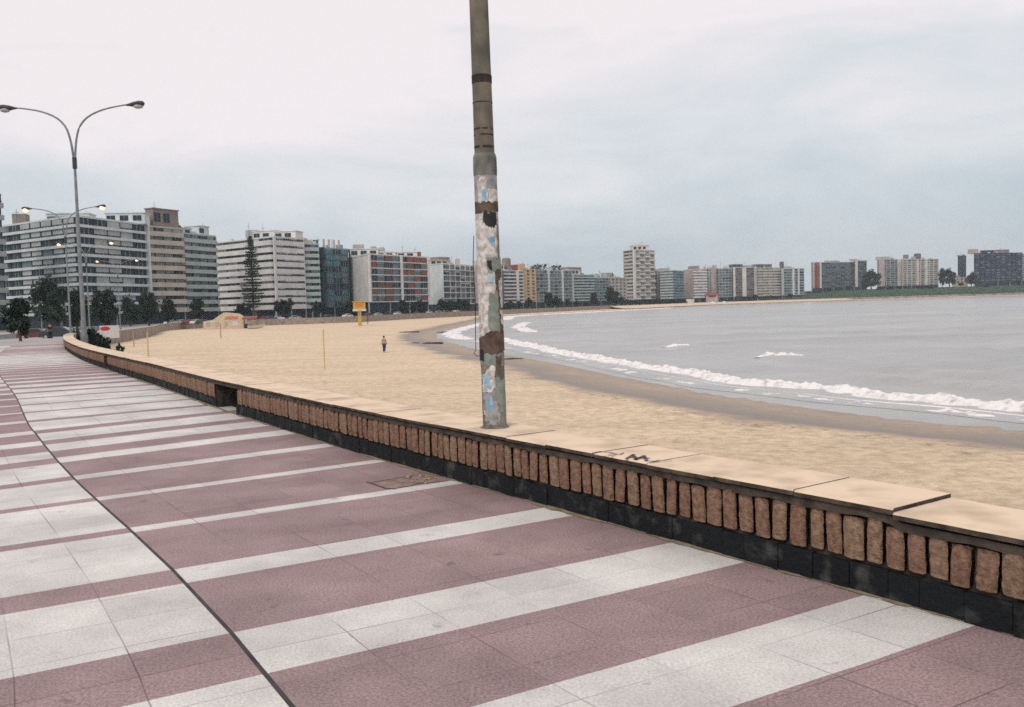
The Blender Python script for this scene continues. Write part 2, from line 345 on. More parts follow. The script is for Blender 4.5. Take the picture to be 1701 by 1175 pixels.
def sea():
    m = bpy.data.materials.new('sea_water'); m.use_nodes = True; nt = m.node_tree; N = nt.nodes; L = nt.links
    b = N['Principled BSDF']; b.inputs['Roughness'].default_value = 0.27; b.inputs['IOR'].default_value = 1.33; b.inputs['Specular IOR Level'].default_value = 0.5
    geo = N.new('ShaderNodeNewGeometry')
    mp = N.new('ShaderNodeMapping'); mp.inputs['Scale'].default_value = (0.35, 1.0, 1); mp.inputs['Rotation'].default_value = (0, 0, -0.35); L.new(geo.outputs['Position'], mp.inputs[0])
    n1 = N.new('ShaderNodeTexNoise'); n1.inputs['Scale'].default_value = 0.9; n1.inputs['Detail'].default_value = 6; n1.inputs['Roughness'].default_value = 0.62; L.new(mp.outputs[0], n1.inputs['Vector'])
    n2 = N.new('ShaderNodeTexNoise'); n2.inputs['Scale'].default_value = 0.06; n2.inputs['Detail'].default_value = 9; n2.inputs['Roughness'].default_value = 0.68; L.new(mp.outputs[0], n2.inputs['Vector'])
    r = N.new('ShaderNodeValToRGB'); L.new(n2.outputs['Fac'], r.inputs[0])
    r.color_ramp.elements[0].position = 0.35; r.color_ramp.elements[0].color = (0.26, 0.262, 0.258, 1)
    r.color_ramp.elements[1].position = 0.65; r.color_ramp.elements[1].color = (0.39, 0.388, 0.38, 1)
    L.new(r.outputs[0], b.inputs['Base Color'])
    bp = N.new('ShaderNodeBump'); bp.inputs['Strength'].default_value = 0.8; bp.inputs['Distance'].default_value = 0.3
    L.new(n1.outputs['Fac'], bp.inputs['Height']); L.new(bp.outputs[0], b.inputs['Normal'])
    X, Y = polar(18, 7000, 260, -25, 110, 280)
    D = -shore_dist(X, Y)
    Z = np.full(X.shape, SEA_Z)
    w = np.clip((D - 3) / 10, 0, 1) * np.exp(-np.hypot(X, Y) / 260)
    ph = np.array([fbm(x, y, 0.03, 4) for x, y in zip(X.ravel(), Y.ravel())]).reshape(X.shape)
    Z = Z + w * 0.2 * np.sin(D * 0.62 + ph * 7) + w * 0.1 * np.sin(D * 1.45 + ph * 11 + X * 0.13)
    struct(grid_mesh('sea', X, Y, Z, m))
sea()

M_FOAM = mat('wave_foam', (0.76, 0.74, 0.73), (0.42, 0.39, 0.37), 0.6, 2.2, 0.6, 6, lo=0.5, hi=0.75, coord='pos', bdist=0.1)
def foam(label, pts, width, height, seed, bias=0.0, step=0.35):
    c = Curve(pts, step); mb = MB(); na = 12; rows = []
    for i, p in enumerate(c.p):
        t = c.tan(c.s[i]); n = Vector((-t.y, t.x, 0)); row = []
        env = min(1, i / 6, (len(c.p) - 1 - i) / 6)
        wig = mnoise.noise(Vector((c.s[i] * 0.12, seed, 0))) * width * 0.45
        for k in range(na):
            u = k / (na - 1) * 2 - 1; q = p + n * (u * width * 0.5 + wig)
            h = (0.75 - abs(u) ** 1.6) + 1.0 * mnoise.noise(Vector((q.x * 0.8, q.y * 0.8, seed))) + 0.8 * mnoise.noise(Vector((q.x * 2.7, q.y * 2.7, seed))) + bias
            h = h * env - (1 - env) * 0.3
            if abs(u) > 0.99: h = -0.3
            row.append((q.x, q.y, SEA_Z + 0.05 + height * max(h, -1.3)))
        rows.append(row)
    for a, b in zip(rows, rows[1:]):
        for k in range(na - 1): mb.quad(a[k], a[k + 1], b[k + 1], b[k])
    o = mb.obj('breaking_wave', M_FOAM, smooth=True)
    tag(o, label, 'wave', 'waves breaking along the beach')
foam('long white breaking wave running along the near waterline', [(32, 22), (26.5, 31), (21.94, 38.9), (20.66, 41.6), (17.77, 48.5), (13.47, 57.8), (8.02, 80.5), (4.0, 100), (1.5, 118)], 2.0, 0.27, 3.0, -0.16, 0.25)
foam('short white breaker behind the leaning pole at the bend of the bay', [(2.5, 108), (-1, 131), (-3.6, 152), (-4, 172)], 3.0, 0.2, 7.0, -.35)
foam('broad foam wash at the innermost bend of the bay', [(-7, 138), (-10.5, 160), (-11.6, 185), (-9.6, 225), (-6, 285)], 3.6, 0.2, 11.0, -0.42, 0.5)
foam('thin far line of white surf below the far hotels', [(-3, 300), (3.5, 388), (54, 474), (100, 560)], 6.0, 0.3, 15.0, -0.1, 1.2)
foam('second pale surf line to the right of the pole', [(4, 165), (1.5, 205), (4, 250)], 3.4, 0.22, 21.0, -0.5, 0.6)
mid_ = [(28, 22), (23, 31.5), (19.2, 38), (15.3, 45), (11.2, 55), (6.0, 79), (0.6, 103), (-5.5, 132)]
foam('broken foam flecks drifting between the surf line and the wet sand', mid_, 2.2, 0.12, 43.0, -1.4, 0.2)
def cap(label, px, py, ln, w, seed):
    p = on(px, py, SEA_Z); foam(label, [(p.x - ln / 2, p.y + 1.6), (p.x, p.y), (p.x + ln / 2, p.y - 1.0)], w, 0.3, seed, -0.25, 0.12)
cap('larger lone whitecap out on the grey water', 1304, 592, 3.4, 2.6, 31)
cap('smaller lone whitecap further out on the water', 1130, 576, 2.2, 2.2, 37)

M_ASPH = mat('asphalt', (0.075, 0.075, 0.08), (0.115, 0.112, 0.115), 0.85, 0.8, coord='pos')
M_GROUND = mat('city_ground', (0.16, 0.15, 0.14), (0.21, 0.20, 0.185), 0.9, 0.05, coord='pos')
M_PAVE = mat('pale_pavement', (0.30, 0.285, 0.27), (0.36, 0.34, 0.32), 0.85, 0.3, coord='pos')
M_KERB = mat('kerb_stone', (0.35, 0.34, 0.33), None, 0.8, 2, coord='pos')
def strip(name, s0, s1, o0, o1, z, m, step=3.0, kind=True, side=0.0, mk=None):
    mb = MB(); n = max(2, int((s1 - s0) / step)); prev = None
    for i in range(n + 1):
        s = s0 + (s1 - s0) * i / n; a = WALL.off(s, o0); b = WALL.off(s, o1); a.z = b.z = z + gzs(s)
        if prev:
            mb.quad(prev[0], a, b, prev[1])
            if side:
                dz = Vector((0, 0, side)); mb.quad(prev[1], b, b - dz, prev[1] - dz, 1); mb.quad(prev[0] - dz, a - dz, a, prev[0], 1)
        prev = (a, b)
    o = mb.obj(name, [m, mk or m]); struct(o); return o
def ground():
    mb = MB(); prev = None; hub = Vector((300, 250, 0)); s = 0.0
    while s <= WALL.L:
        a = WALL.off(s, -0.30); d = (a - hub); d.normalize(); b = hub + d * 6000
        a.z = b.z = -0.145 + gzs(s)
        if prev: mb.quad(prev[0], a, b, prev[1])
        prev = (a, b); s += 2.0
    struct(mb.obj('ground', M_GROUND))
ground()
strip('road', 0, S_FARWALL, 10.2, 25, -0.14, M_ASPH)
strip('pavement', S_END + 30, S_FARWALL, 25, 32, 0.0, M_PAVE, side=0.14, mk=M_KERB)
strip('far_promenade', S_END, S_FARWALL, -0.3, 10.2, 0.0, M_PAVE, side=0.14, mk=M_KERB)
M_LINE = mat('road_paint', (0.62, 0.61, 0.58), None, 0.7, 3, coord='pos')
def lane_marks():
    mb = MB(); s = S_END
    while s < WALL.near((-30, 370)):
        a, b = WALL.off(s, 17.5), WALL.off(s + 3, 17.5); n = WALL.nrm(s) * 0.07
        for p in (a, b): p.z = -0.136 + gzs(s)
        mb.quad(a - n, b - n, b + n, a + n); s += 8
    struct(mb.obj('lane_markings', M_LINE))
lane_marks()
def sand_slope():
    ns = int((WALL.near((300, 785)) - S_FARWALL) / 6); prof = [(-16, -3.1), (-9, -2.8), (-4, -2.1), (-0.3, -1.54), (4, -1.538)]
    X = np.zeros((ns, 5)); Y = X.copy(); Z = X.copy()
    for i in range(ns):
        s = S_FARWALL - 2 + i * 6
        for k, (o, z) in enumerate(prof): p = WALL.off(min(s, WALL.L), o); X[i, k], Y[i, k], Z[i, k] = p.x, p.y, z + (.25 * fbm(p.x, p.y, .08, 2) if k in (1, 2) else 0)
    struct(grid_mesh('sand_slope', X, Y, Z, bpy.data.materials['beach_sand'], {'inland': np.full(X.shape, 30.)}))
sand_slope()

# promenade paving: white and mauve stripes, inverted left of the dark divider
M_TW = tile_mat('white_terrazzo', (0.70, 0.68, 0.64), (0.47, 0.46, 0.44), (0.2, 0.185, 0.19), 1.0)
M_TM = tile_mat('mauve_terrazzo', (0.39, 0.28, 0.275), (0.185, 0.13, 0.132), (0.10, 0.06, 0.065), 0.8)
M_GRV = mat('joint_groove', (0.03, 0.03, 0.035), (0.06, 0.055, 0.055), 0.9, 6, coord='pos')
DIV = 2.78
def promenade():
    fr = {-8: .5, -7: .62, -6: .75, -5: .83, -4: .87, -3: .85, -2: .8, -1: .72, 0: .6, 1: .41, 2: .42, 3: .245, 4: .13, 5: .13, 6: .2, 7: .33, 8: .48, 9: .6, 10: .72, 11: .8, 12: .86, 13: .87, 14: .83,
          15: .72, 16: .58, 17: .42, 18: .27, 19: .15, 20: .13, 21: .2, 22: .35, 23: .5, 24: .64, 25: .75, 26: .84, 27: .87}
    upper = {1: (1.83, 4.70), 2: (1.05, 5.88), 3: (.27, 7.02), 4: (-.56, 8.22), 5: (-1.45, 9.5), 6: (-2.28, 10.75), 7: (-3.12, 12.1), 8: (-3.8, 13.2), 9: (-4.5, 14.3)}
    us = {k: WALL.near(p) for k, p in upper.items()}
    edges = []                                     # arc positions of colour changes, alternately start / end of white
    per = (us[9] - us[1]) / 8
    ks = list(range(-8, int((S_END - us[9]) / per) + 9))
    for k in ks:
        u = us[k] if k in us else (us[1] + (k - 1) * per if k < 1 else us[9] + (k - 9) * per)
        w = fr.get(k, fr.get((k - 1) % 15 + 1, .4)) * per
        if u > S_END - 1: break
        edges.append((u - w, u))
    mb = MB()
    dv = {1: (-.72, 3.22), 2: (-1.43, 4.45), 3: (-2.17, 5.60), 4: (-2.94, 6.75), 5: (-3.74, 7.93), 6: (-4.46, 9.02), 7: (-5.20, 10.14), 8: (-5.94, 11.33), 9: (-6.60, 12.4)}
    tk = sorted(us); ts = [us[k] for k in tk]; sh = []; of = []
    for k in tk:
        n_ = WALL.near(dv[k]); sh.append(n_ - us[k]); of.append((Vector((*dv[k], 0)) - WALL.at(n_)).length)
    for q_ in (sh, of):                              # even out reading errors
        q0 = list(q_)
        for i in range(1, len(q_) - 1): q_[i] = .25 * q0[i - 1] + .5 * q0[i] + .25 * q0[i + 1]
    ts2 = [ts[0] - 8] + ts + [ts[-1] + 6]; sh2 = [sh[0]] + sh + [0]; of2 = [of[0]] + of + [DIV]
    def pt(s, o):
        k = min(max(o, 0), 5) / DIV
        return WALL.off(min(max(s + float(np.interp(s, ts2, sh2)) * k, 0), S_END), o * float(np.interp(s, ts2, of2)) / DIV)
    def cell(s0, s1, o0, o1, mi):
        n = max(1, int((s1 - s0) / 0.5)); no = max(1, int(abs(o1 - o0) / 1.0))
        for i in range(n):
            for j in range(no):
                a, b = s0 + (s1 - s0) * i / n, s0 + (s1 - s0) * (i + 1) / n
                p, q = o0 + (o1 - o0) * j / no, o0 + (o1 - o0) * (j + 1) / no
                mb.quad(pt(a, p), pt(b, p), pt(b, q), pt(a, q), mi, [(a, p - DIV), (b, p - DIV), (b, q - DIV), (a, q - DIV)])
    pos = max(0.3, edges[0][0] - 0.5)
    for a, b in edges:
        for s0, s1, w in ((pos, a, 0), (a, b, 1)):
            if s1 <= s0: continue
            cell(s0, s1, -0.28, DIV - 0.011, 0 if w else 1)
            cell(s0, s1, DIV + 0.011, 10.0, 1 if w else 0)
            cell(s0, s1, DIV - 0.011, DIV + 0.011, 2)
        pos = max(pos, b)
    cell(pos, S_END, -0.28, DIV - .011, 1); cell(pos, S_END, DIV + .011, 10.0, 0); cell(pos, S_END, DIV - .011, DIV + .011, 2)
    struct(mb.obj('promenade', [M_TW, M_TM, M_GRV]))
    mk = MB(); n = 200; prev = None
    for i in range(n + 1):
        s = S_END * i / n; a = WALL.off(s, 10.0); b = WALL.off(s, 10.2)
        if prev:
            dz = Vector((0, 0, 0.145)); mk.quad(prev[0], a, b, prev[1]); mk.quad(prev[1], b, b - dz, prev[1] - dz)
        prev = (a, b)
    struct(mk.obj('kerb', M_KERB))
promenade()

# wind-blown sand and grit along the foot of the wall
M_GRIT = mat('sandy_grit', (0.15, 0.125, 0.075), (0.27, 0.215, 0.13), 0.95, 14, 0.6, 60, coord='pos')
def grit():
    mb = MB(); s = 3.0
    while s < 34:
        q = []
        for k in (0, 1):
            sk = s + k * 0.06; w = 0.022 + 0.05 * max(-0.4, fbm(sk, 0.3, 1.3, 2)) + 0.03 * mnoise.noise(Vector((sk * 9, 0, 0)))
            a = WALL.off(sk, -0.02); b = WALL.off(sk, max(0.006, w)); a.z = 0.012; b.z = 0.004; q += [a, b]
        mb.quad(q[0], q[2], q[3], q[1]); s += 0.06
    struct(mb.obj('sand_drift', M_GRIT))
grit()

# ------------------------------------------------------------------ the promenade wall
ZT = 0.50
M_STONE = mat('brown_stone_block', (0.29, 0.17, 0.11), (0.12, 0.072, 0.05), 0.9, 32, 1.0, 70, lo=0.3, hi=0.7, coord='pos', bdist=0.012)
M_STONE2 = mat('buff_stone_block', (0.30, 0.195, 0.125), (0.14, 0.09, 0.06), 0.9, 32, 1.0, 70, lo=0.3, hi=0.7, coord='pos', bdist=0.012)
M_STONE3 = mat('rust_stone_block', (0.27, 0.15, 0.098), (0.11, 0.065, 0.048), 0.9, 32, 1.0, 70, lo=0.3, hi=0.7, coord='pos', bdist=0.012)
M_PLINTH = mat('mottled_dark_basalt', (0.005, 0.007, 0.009), (0.085, 0.088, 0.08), 0.9, 6, 0.9, 30, lo=0.54, hi=0.84, coord='pos')  # near-black base colour with sparse grey patches
M_MORTAR = mat('dark_mortar', (0.018, 0.017, 0.016), (0.075, 0.06, 0.048), 0.95, 9, coord='pos')
M_COP = mat('sandy_coping', (0.69, 0.545, 0.405), (0.45, 0.35, 0.25), 0.85, 3.4, 0.35, 60, lo=0.44, hi=0.74, coord='pos', detail=9, bdist=0.006)
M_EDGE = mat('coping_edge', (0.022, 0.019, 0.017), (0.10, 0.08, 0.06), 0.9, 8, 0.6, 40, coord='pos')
M_RET = mat('retaining_stone', (0.22, 0.18, 0.15), (0.34, 0.285, 0.235), 0.9, 0.9, 0.6, 5, coord='pos')
S_STEP = WALL.near((1.90, 4.56))
NICHES = [(WALL.near((-4.35, 14.05)), WALL.near((-5.05, 15.2))), (WALL.near((-12.0, 26.7)), WALL.near((-12.3, 27.2)))]
def in_niche(s): return any(a <= s <= b for a, b in NICHES)
def stone(mb, s, w, z0, z1, rng, mi, n0=-0.10, n1=0.012):
    """one rough-hewn upright block: subdivided, rounded and jittered"""
    nx, nz = 5, 8; t = WALL.tan(s); n = WALL.nrm(s); o = WALL.at(s); i0 = len(mb.v)
    sk = rng.uniform(-0.008, 0.008); dp = rng.uniform(-0.008, 0.008)
    for k in range(nz + 1):
        for i in range(nx + 1):
            u, v = i / nx * 2 - 1, k / nz * 2 - 1
            e = max(abs(u), abs(v)); rnd = 0.016 if e > 0.99 else (0.0 if e < 0.7 else 0.002)
            x = u * w / 2 * (1 - 0.06 * abs(v) ** 6) + sk * v + rng.uniform(-.002, .002); z = (z0 + z1) / 2 + v * (z1 - z0) / 2 * (1 - 0.05 * abs(u) ** 6) + rng.uniform(-.002, .002)
            y = n1 + dp - rnd + rng.uniform(-.0022, .0022)
            p = o + t * x + n * y; mb.v.append((p.x, p.y, z))
    for k in range(nz):
        for i in range(nx):
            a = i0 + k * (nx + 1) + i; mb.f.append((a, a + nx + 1, a + nx + 2, a + 1)[::-1] if False else (a + 1, a + nx + 2, a + nx + 1, a)); mb.m.append(mi); mb.uv += [(0, 0)] * 4
    rim = [i0 + i for i in range(nx + 1)] + [i0 + k * (nx + 1) + nx for k in range(1, nz + 1)] + [i0 + nz * (nx + 1) + i for i in range(nx - 1, -1, -1)] + [i0 + k * (nx + 1) for k in range(nz - 1, 0, -1)]
    base = len(mb.v)
    for r in rim:
        p = Vector(mb.v[r]); d = (p - o); off = d.dot(n); q = p + n * (n0 - off); mb.v.append(tuple(q))
    m = len(rim)
    for k in range(m):
        k2 = (k + 1) % m; mb.f.append((rim[k], rim[k2], base + k2, base + k)); mb.m.append(mi); mb.uv += [(0, 0)] * 4
def promenade_wall():
    root = thing('promenade_wall', 'long low curving wall with upright brown stone blocks and sandy coping beside striped promenade', 'wall', WALL.at(S_STEP))
    R = root.location
    rng = random.Random(5)
    def rel(mb): mb.v = [(x - R.x, y - R.y, z - R.z) for x, y, z in mb.v]; return mb
    # stone course
    mb = MB(); s = 0.6
    while s < S_END:
        w = 0.128 + rng.uniform(-0.018, 0.018)
        if not in_niche(s) and not in_niche(s + w):
            mi = rng.choices((0, 1, 2), (5, 3, 2))[0]; drop = -0.028 if s < S_STEP else 0
            stone(mb, s + w / 2, w - rng.uniform(0.012, 0.028), 0.175 + rng.uniform(-.008, .008), 0.415 + drop + rng.uniform(-.012, .010), rng, mi)
        s += w
    rel(mb).obj('stone_course', [M_STONE, M_STONE2, M_STONE3], root, smooth=True)
    # mortar core behind the blocks, and the niches
    def ring(mb, s0, s1, o0, o1, z0, z1, mi=0, step=0.4, cap=True):
        n = max(1, int((s1 - s0) / step)); prev = None
        for i in range(n + 1):
            s = s0 + (s1 - s0) * i / n; a, b = WALL.off(s, o0), WALL.off(s, o1)
            c = [Vector((a.x, a.y, z0)), Vector((b.x, b.y, z0)), Vector((b.x, b.y, z1)), Vector((a.x, a.y, z1))]
            if prev:
                for k in range(4): mb.quad(prev[k], prev[(k + 1) % 4], c[(k + 1) % 4], c[k], mi)
            elif cap: mb.quad(*c, mi)
            prev = c
        if cap: mb.quad(*prev[::-1], mi)
    cuts = [0.3] + [x for a, b in NICHES for x in (a, b)] + [S_END]
    cm = MB(); pm = MB()
    for a, b in zip(cuts[::2], cuts[1::2]):
        ring(cm, a, b, -0.38, -0.035, 0.0, 0.452)
    ring(cm, 0.3, S_END, -0.44, -0.383, -3.6, 0.44)
    rel(cm).obj('mortar_core', M_MORTAR, root)
    first = True
    for a, b in zip(cuts[::2], cuts[1::2]):          # plinth blocks with open vertical joints
        s = a
        while s < b:
            w = min(rng.uniform(0.17, 0.26), b - s); pr = (0.006 if first else -0.02) + rng.uniform(-.008, .006)
            if w > 0.03: ring(pm, s + 0.003, s + w - 0.003, -0.034, pr, -0.03, 0.158 + rng.uniform(-.01, .008), 0, 0.2)
            s += w
        first = False
    rel(pm).obj('plinth', M_PLINTH, root)
    rm = MB(); ring(rm, 0.3, S_END, -0.50, -0.442, -3.7, 0.43); rel(rm).obj('retaining_face', M_RET, root)
    # coping slabs; those right of the step have sunk a little
    s = 0.3; n = 0; big = MB(); joints = []
    while s < S_STEP - 0.35: joints.append(s); s += 0.52
    joints.append(S_STEP); s = S_STEP
    while s < S_END - 0.9:
        s += rng.choice((0.55, 0.6, 0.62)) if s < 24 else 1.1
        joints.append(min(s, S_END))
    for a, b in zip(joints, joints[1:]):
        low = -0.024 if b <= S_STEP + 1e-6 else rng.uniform(-.004, .004)
        far_ = a > 24; mb = big if far_ else MB(); g = 0.0025
        k = max(2, int((b - a) / 0.1)); prev = None; g = 0.0025 if b <= S_STEP + .01 else 0.0008; f0 = 0.022 + rng.uniform(-.004, .004); back = -0.50 - rng.uniform(0, .012)
        for i in range(k + 1):
            ss = a + g + (b - a - 2 * g) * i / k; zt = ZT + low
            ch = 0.004 * mnoise.noise(Vector((ss * 6, 1, 0))) + 0.006 * mnoise.noise(Vector((ss * 21, 1, 0)))
            bk_ = back + .022 * fbm(ss, 2, 2.2, 5) + .008 * mnoise.noise(Vector((ss * 17, 3, 0)))
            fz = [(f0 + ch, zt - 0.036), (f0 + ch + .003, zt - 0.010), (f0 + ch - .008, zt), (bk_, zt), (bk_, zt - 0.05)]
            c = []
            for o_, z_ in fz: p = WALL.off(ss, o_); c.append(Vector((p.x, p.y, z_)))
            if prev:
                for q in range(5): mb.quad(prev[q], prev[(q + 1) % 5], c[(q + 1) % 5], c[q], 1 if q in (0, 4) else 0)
            else: mb.face(c, 1)
            prev = c
        mb.face(prev[::-1], 1)
        if not far_:
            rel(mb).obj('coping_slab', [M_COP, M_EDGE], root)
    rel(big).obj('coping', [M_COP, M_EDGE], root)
    # mortar bed under the coping, ragged
    bm = MB(); s = 0.3; prev = None
    while s < S_END:
        lo = -0.03 if s < S_STEP else 0.0
        o1 = 0.002 + 0.012 * mnoise.noise(Vector((s * 7, 4, 0))); z0 = 0.412 + lo + 0.014 * mnoise.noise(Vector((s * 5, 8, 0)))
        p, q = WALL.off(s, o1), WALL.off(s, -0.3); c = [Vector((p.x, p.y, z0)), Vector((p.x, p.y, 0.4535 + lo)), Vector((q.x, q.y, 0.4535 + lo)), Vector((q.x, q.y, z0))]
        if prev:
            for k in range(4): bm.quad(prev[k], prev[(k + 1) % 4], c[(k + 1) % 4], c[k])
        prev = c; s += 0.06
    rel(bm).obj('bedding_mortar', mat('pale_bedding', (0.09, 0.072, 0.055), (0.035, 0.03, 0.026), 0.95, 9, 0.6, 50, coord='pos'), root)
    # painted scrawl on the coping
    M_PAINT = mat('black_spray', (0.05, 0.055, 0.075), (0.12, 0.11, 0.12), 0.7, 12, coord='pos')
    gm = MB()
    def stroke(pts, w):
        c = [on(x, y, ZT + 0.006) for x, y in pts]
        for a, b in zip(c, c[1:]):
            d = (b - a).normalized(); nn = Vector((-d.y, d.x, 0)) * w; d *= w * 0.5
            gm.quad(a - nn - d, b - nn + d, b + nn + d, a + nn - d)
    stroke([(1024, 754), (1012, 751), (996, 750), (985, 752), (984, 755), (992, 757.5), (1010, 758), (1022, 756)], 0.007)
    stroke([(1010, 755), (1030, 754.5), (1036, 752)], 0.006)
    stroke([(1040, 762), (1052, 755)], 0.012); stroke([(1052, 755), (1056, 763)], 0.013); stroke([(1056, 763), (1070, 757)], 0.013); stroke([(1070, 757), (1074, 765)], 0.012)
    stroke([(1048, 759), (1078, 761)], 0.012); stroke([(1074, 765), (1092, 766), (1116, 764)], 0.006); stroke([(1080, 768), (1096, 764)], 0.006)
    rel(gm).obj('graffiti', M_PAINT, root)
promenade_wall()

def sea_wall():
    root = thing('sea_wall', 'long brownish sea wall holding up the road behind the far beach', 'wall', WALL.at(S_END + 20)); R = root.location
    def ring(name, o0, o1, z0, z1, m):
        mb = MB(); prev = None; s = S_END + 0.02
        while s < S_FARWALL:
            a, b = WALL.off(s, o0), WALL.off(s, o1)
            q = gzs(s)
            c = [Vector((a.x - R.x, a.y - R.y, z0)), Vector((b.x - R.x, b.y - R.y, z0)), Vector((b.x - R.x, b.y - R.y, z1 + q)), Vector((a.x - R.x, a.y - R.y, z1 + q))]
            if z0 > 0: c[0].z += q; c[1].z += q
            if prev:
                for k in range(4): mb.quad(prev[k], prev[(k + 1) % 4], c[(k + 1) % 4], c[k])
            else: mb.quad(*c)
            prev = c; s += 1.0
        mb.quad(*prev[::-1]); mb.obj(name, m, root)
    ring('wall_face', -0.5, 0.0, -4.2, 0.44, M_RET); ring('coping', -0.53, 0.03, 0.442, 0.5, mat('pale_far_coping', (0.42, 0.36, 0.30), None, 0.9, 2, coord='pos'))
sea_wall()

# ------------------------------------------------------------------ leaning pole with torn posters
def leaning_pole():
    base = Vector((-0.172, 8.06, ZT - 0.002))
    t = far(795, 8.06, 0); axis = (t - Vector((base.x, base.y, base.z))).normalized()
    root = thing('leaning_pole', 'tall weathered grey pole with torn posters rising from the wall coping', 'pole', base)
    def zpx(y): return far(810, 8.06, y).z - base.z
    zc0, zc1 = zpx(292), zpx(256)
    M_P1 = mat('weathered_pole', (0.085, 0.095, 0.085), (0.24, 0.225, 0.19), 0.9, 9, 0.5, 30, stretch=(1, 1, 0.35), bdist=0.01)
    M_P2 = mat('brown_pole', (0.085, 0.08, 0.068), (0.21, 0.175, 0.13), 0.9, 8, 0.5, 30, stretch=(1, 1, 0.5), lo=0.3, hi=0.7, bdist=0.01)
    M_DK = mat('rust_band', (0.02, 0.018, 0.018), (0.06, 0.045, 0.035), 0.85, 9)
    def lathe(name, prof, m, seg=28, jit=0.0015, seed=1):
        mb = MB(); prev = None
        for z, r in prof:
            c = []
            for j in range(seg):
                a = 2 * math.pi * j / seg; rr = r + jit * mnoise.noise(Vector((math.cos(a) * 2, math.sin(a) * 2, z * 6 + seed)))
                c.append(axis * z + Vector((math.cos(a) * rr, math.sin(a) * rr, 0)))
            if prev:
                for j in range(seg): j2 = (j + 1) % seg; mb.quad(prev[j], prev[j2], c[j2], c[j])
            else: mb.face(c[::-1])
            prev = c
        mb.face(prev); return mb.obj(name, m, root, smooth=False)
    def steps(z0, z1, r0, r1, n): return [(z0 + (z1 - z0) * i / n, r0 + (r1 - r0) * i / n) for i in range(n + 1)]
    lathe('lower_shaft', steps(0, zc0, 0.107, 0.099, 26), M_P1)
    lathe('contact_shade_ring', [(-.002, .135), (.006, .132), (.016, .118), (.02, .1)], mat('contact_shade_grey', (0.10, 0.09, 0.078), (0.22, 0.19, 0.16), .95, 20, .6, 60), jit=.012, seed=4)  # dark ring added at the pole foot as a painted contact shadow
    lathe('collar', [(zc0 - .004, .098), (zc0, .104), (zc0 + .05, .106), (zc1 - .03, .104), (zc1, .094), (zc1 + .004, .088)], M_P1)
    lathe('upper_shaft', steps(zc1, zpx(0) + 3.2, 0.0885, 0.066, 40), M_P2)
    for y, h in ((133, .035), (216, .008), (226, .008), (246, .012), (172, .004)):
        z = zpx(y); lathe('metal_strap', [(z - h, .0835), (z - h + .004, .0895 if h > .01 else .0885), (z + h, .0895 if h > .01 else .0885), (z + h + .004, .083)], M_DK, jit=0.004, seed=y)
    # torn paper: cells of a fine grid kept where noise allows, so edges are ragged
    PAP = [mat('white_paper', (0.68, 0.64, 0.60), (0.36, 0.32, 0.29), 0.85, 24), mat('grey_paper', (0.36, 0.35, 0.36), (0.20, 0.19, 0.19), 0.9, 16),
           mat('black_patch', (0.012, 0.016, 0.02), (0.03, 0.03, 0.034), 0.8, 12), mat('blue_print', (0.12, 0.30, 0.44), (0.42, 0.52, 0.58), 0.85, 14),
           mat('tar_brown', (0.07, 0.045, 0.035), (0.13, 0.095, 0.07), 0.9, 14), mat('green_grey', (0.16, 0.20, 0.175), (0.26, 0.28, 0.24), 0.9, 14)]
    def poster(pts, mi, off, seed, ragged=0.9, name='torn_poster'):
        """pts: outline in photo-like strip units: x -1..1 across the visible face, y rows"""
        xs = [p[0] for p in pts]; ys = [p[1] for p in pts]; mb = MB(); nx, ny = 46, max(8, int((max(ys) - min(ys)) / 1.6))
        def inside(x, y):
            c = False; j = len(pts) - 1
            for i in range(len(pts)):
                (xi, yi), (xj, yj) = pts[i], pts[j]
                if (yi > y) != (yj > y) and x < (xj - xi) * (y - yi) / (yj - yi) + xi: c = not c
                j = i
            return c
        def P(x, y):
            z = zpx(y); a = -math.pi / 2 + math.asin(max(-1, min(1, x * 0.985))) if abs(x) <= 1 else -math.pi / 2 + math.copysign(math.pi / 2 + (abs(x) - 1), x)
            r = 0.107 - 0.008 * z / zc0 + off
            return axis * z + Vector((math.cos(a) * r, math.sin(a) * r, 0))
        x0, x1, y0, y1 = min(xs), max(xs), min(ys), max(ys)
        for i in range(nx):
            for k in range(ny):
                x, y = x0 + (x1 - x0) * (i + .5) / nx, y0 + (y1 - y0) * (k + .5) / ny
                wx = 0.13 * ragged * fbm(x * 3, y * 0.09, 1.0, seed); wy = 5 * ragged * fbm(x * 3, y * 0.09, 1.0, seed + 9)
                if not inside(x + wx, y + wy): continue
                a, b = x0 + (x1 - x0) * i / nx, x0 + (x1 - x0) * (i + 1) / nx; c, d = y0 + (y1 - y0) * k / ny, y0 + (y1 - y0) * (k + 1) / ny
                mb.quad(P(a, d), P(b, d), P(b, c), P(a, c))
        if mb.f: mb.obj(name, PAP[mi], root)
    poster([(-1.3, 290), (1.3, 290), (1.3, 344), (-1.3, 340)], 1, .002, 1)
    poster([(-.7, 300), (.1, 296), (.2, 338), (-.6, 342)], 0, .0032, 2, 1.6); poster([(.2, 318), (1.2, 316), (1.2, 342), (.1, 340)], 0, .0032, 3, 1.6)
    poster([(-.35, 316), (.05, 316), (.05, 336), (-.35, 336)], 3, .0045, 4)
    poster([(-1.2, 338), (1.2, 336), (1.2, 354), (-1.2, 356)], 4, .004, 5)
    poster([(-1.4, 352), (.95, 352), (.75, 420), (1.0, 436), (.4, 520), (.35, 560), (-.2, 590), (-1.4, 560)], 0, .003, 6)
    poster([(-.25, 352), (.95, 356), (.85, 376), (.1, 380), (-.35, 368)], 2, .006, 7, 1.1)
    poster([(-.05, 394), (.6, 396), (.65, 416), (.1, 402)], 3, .006, 8, 1.0)
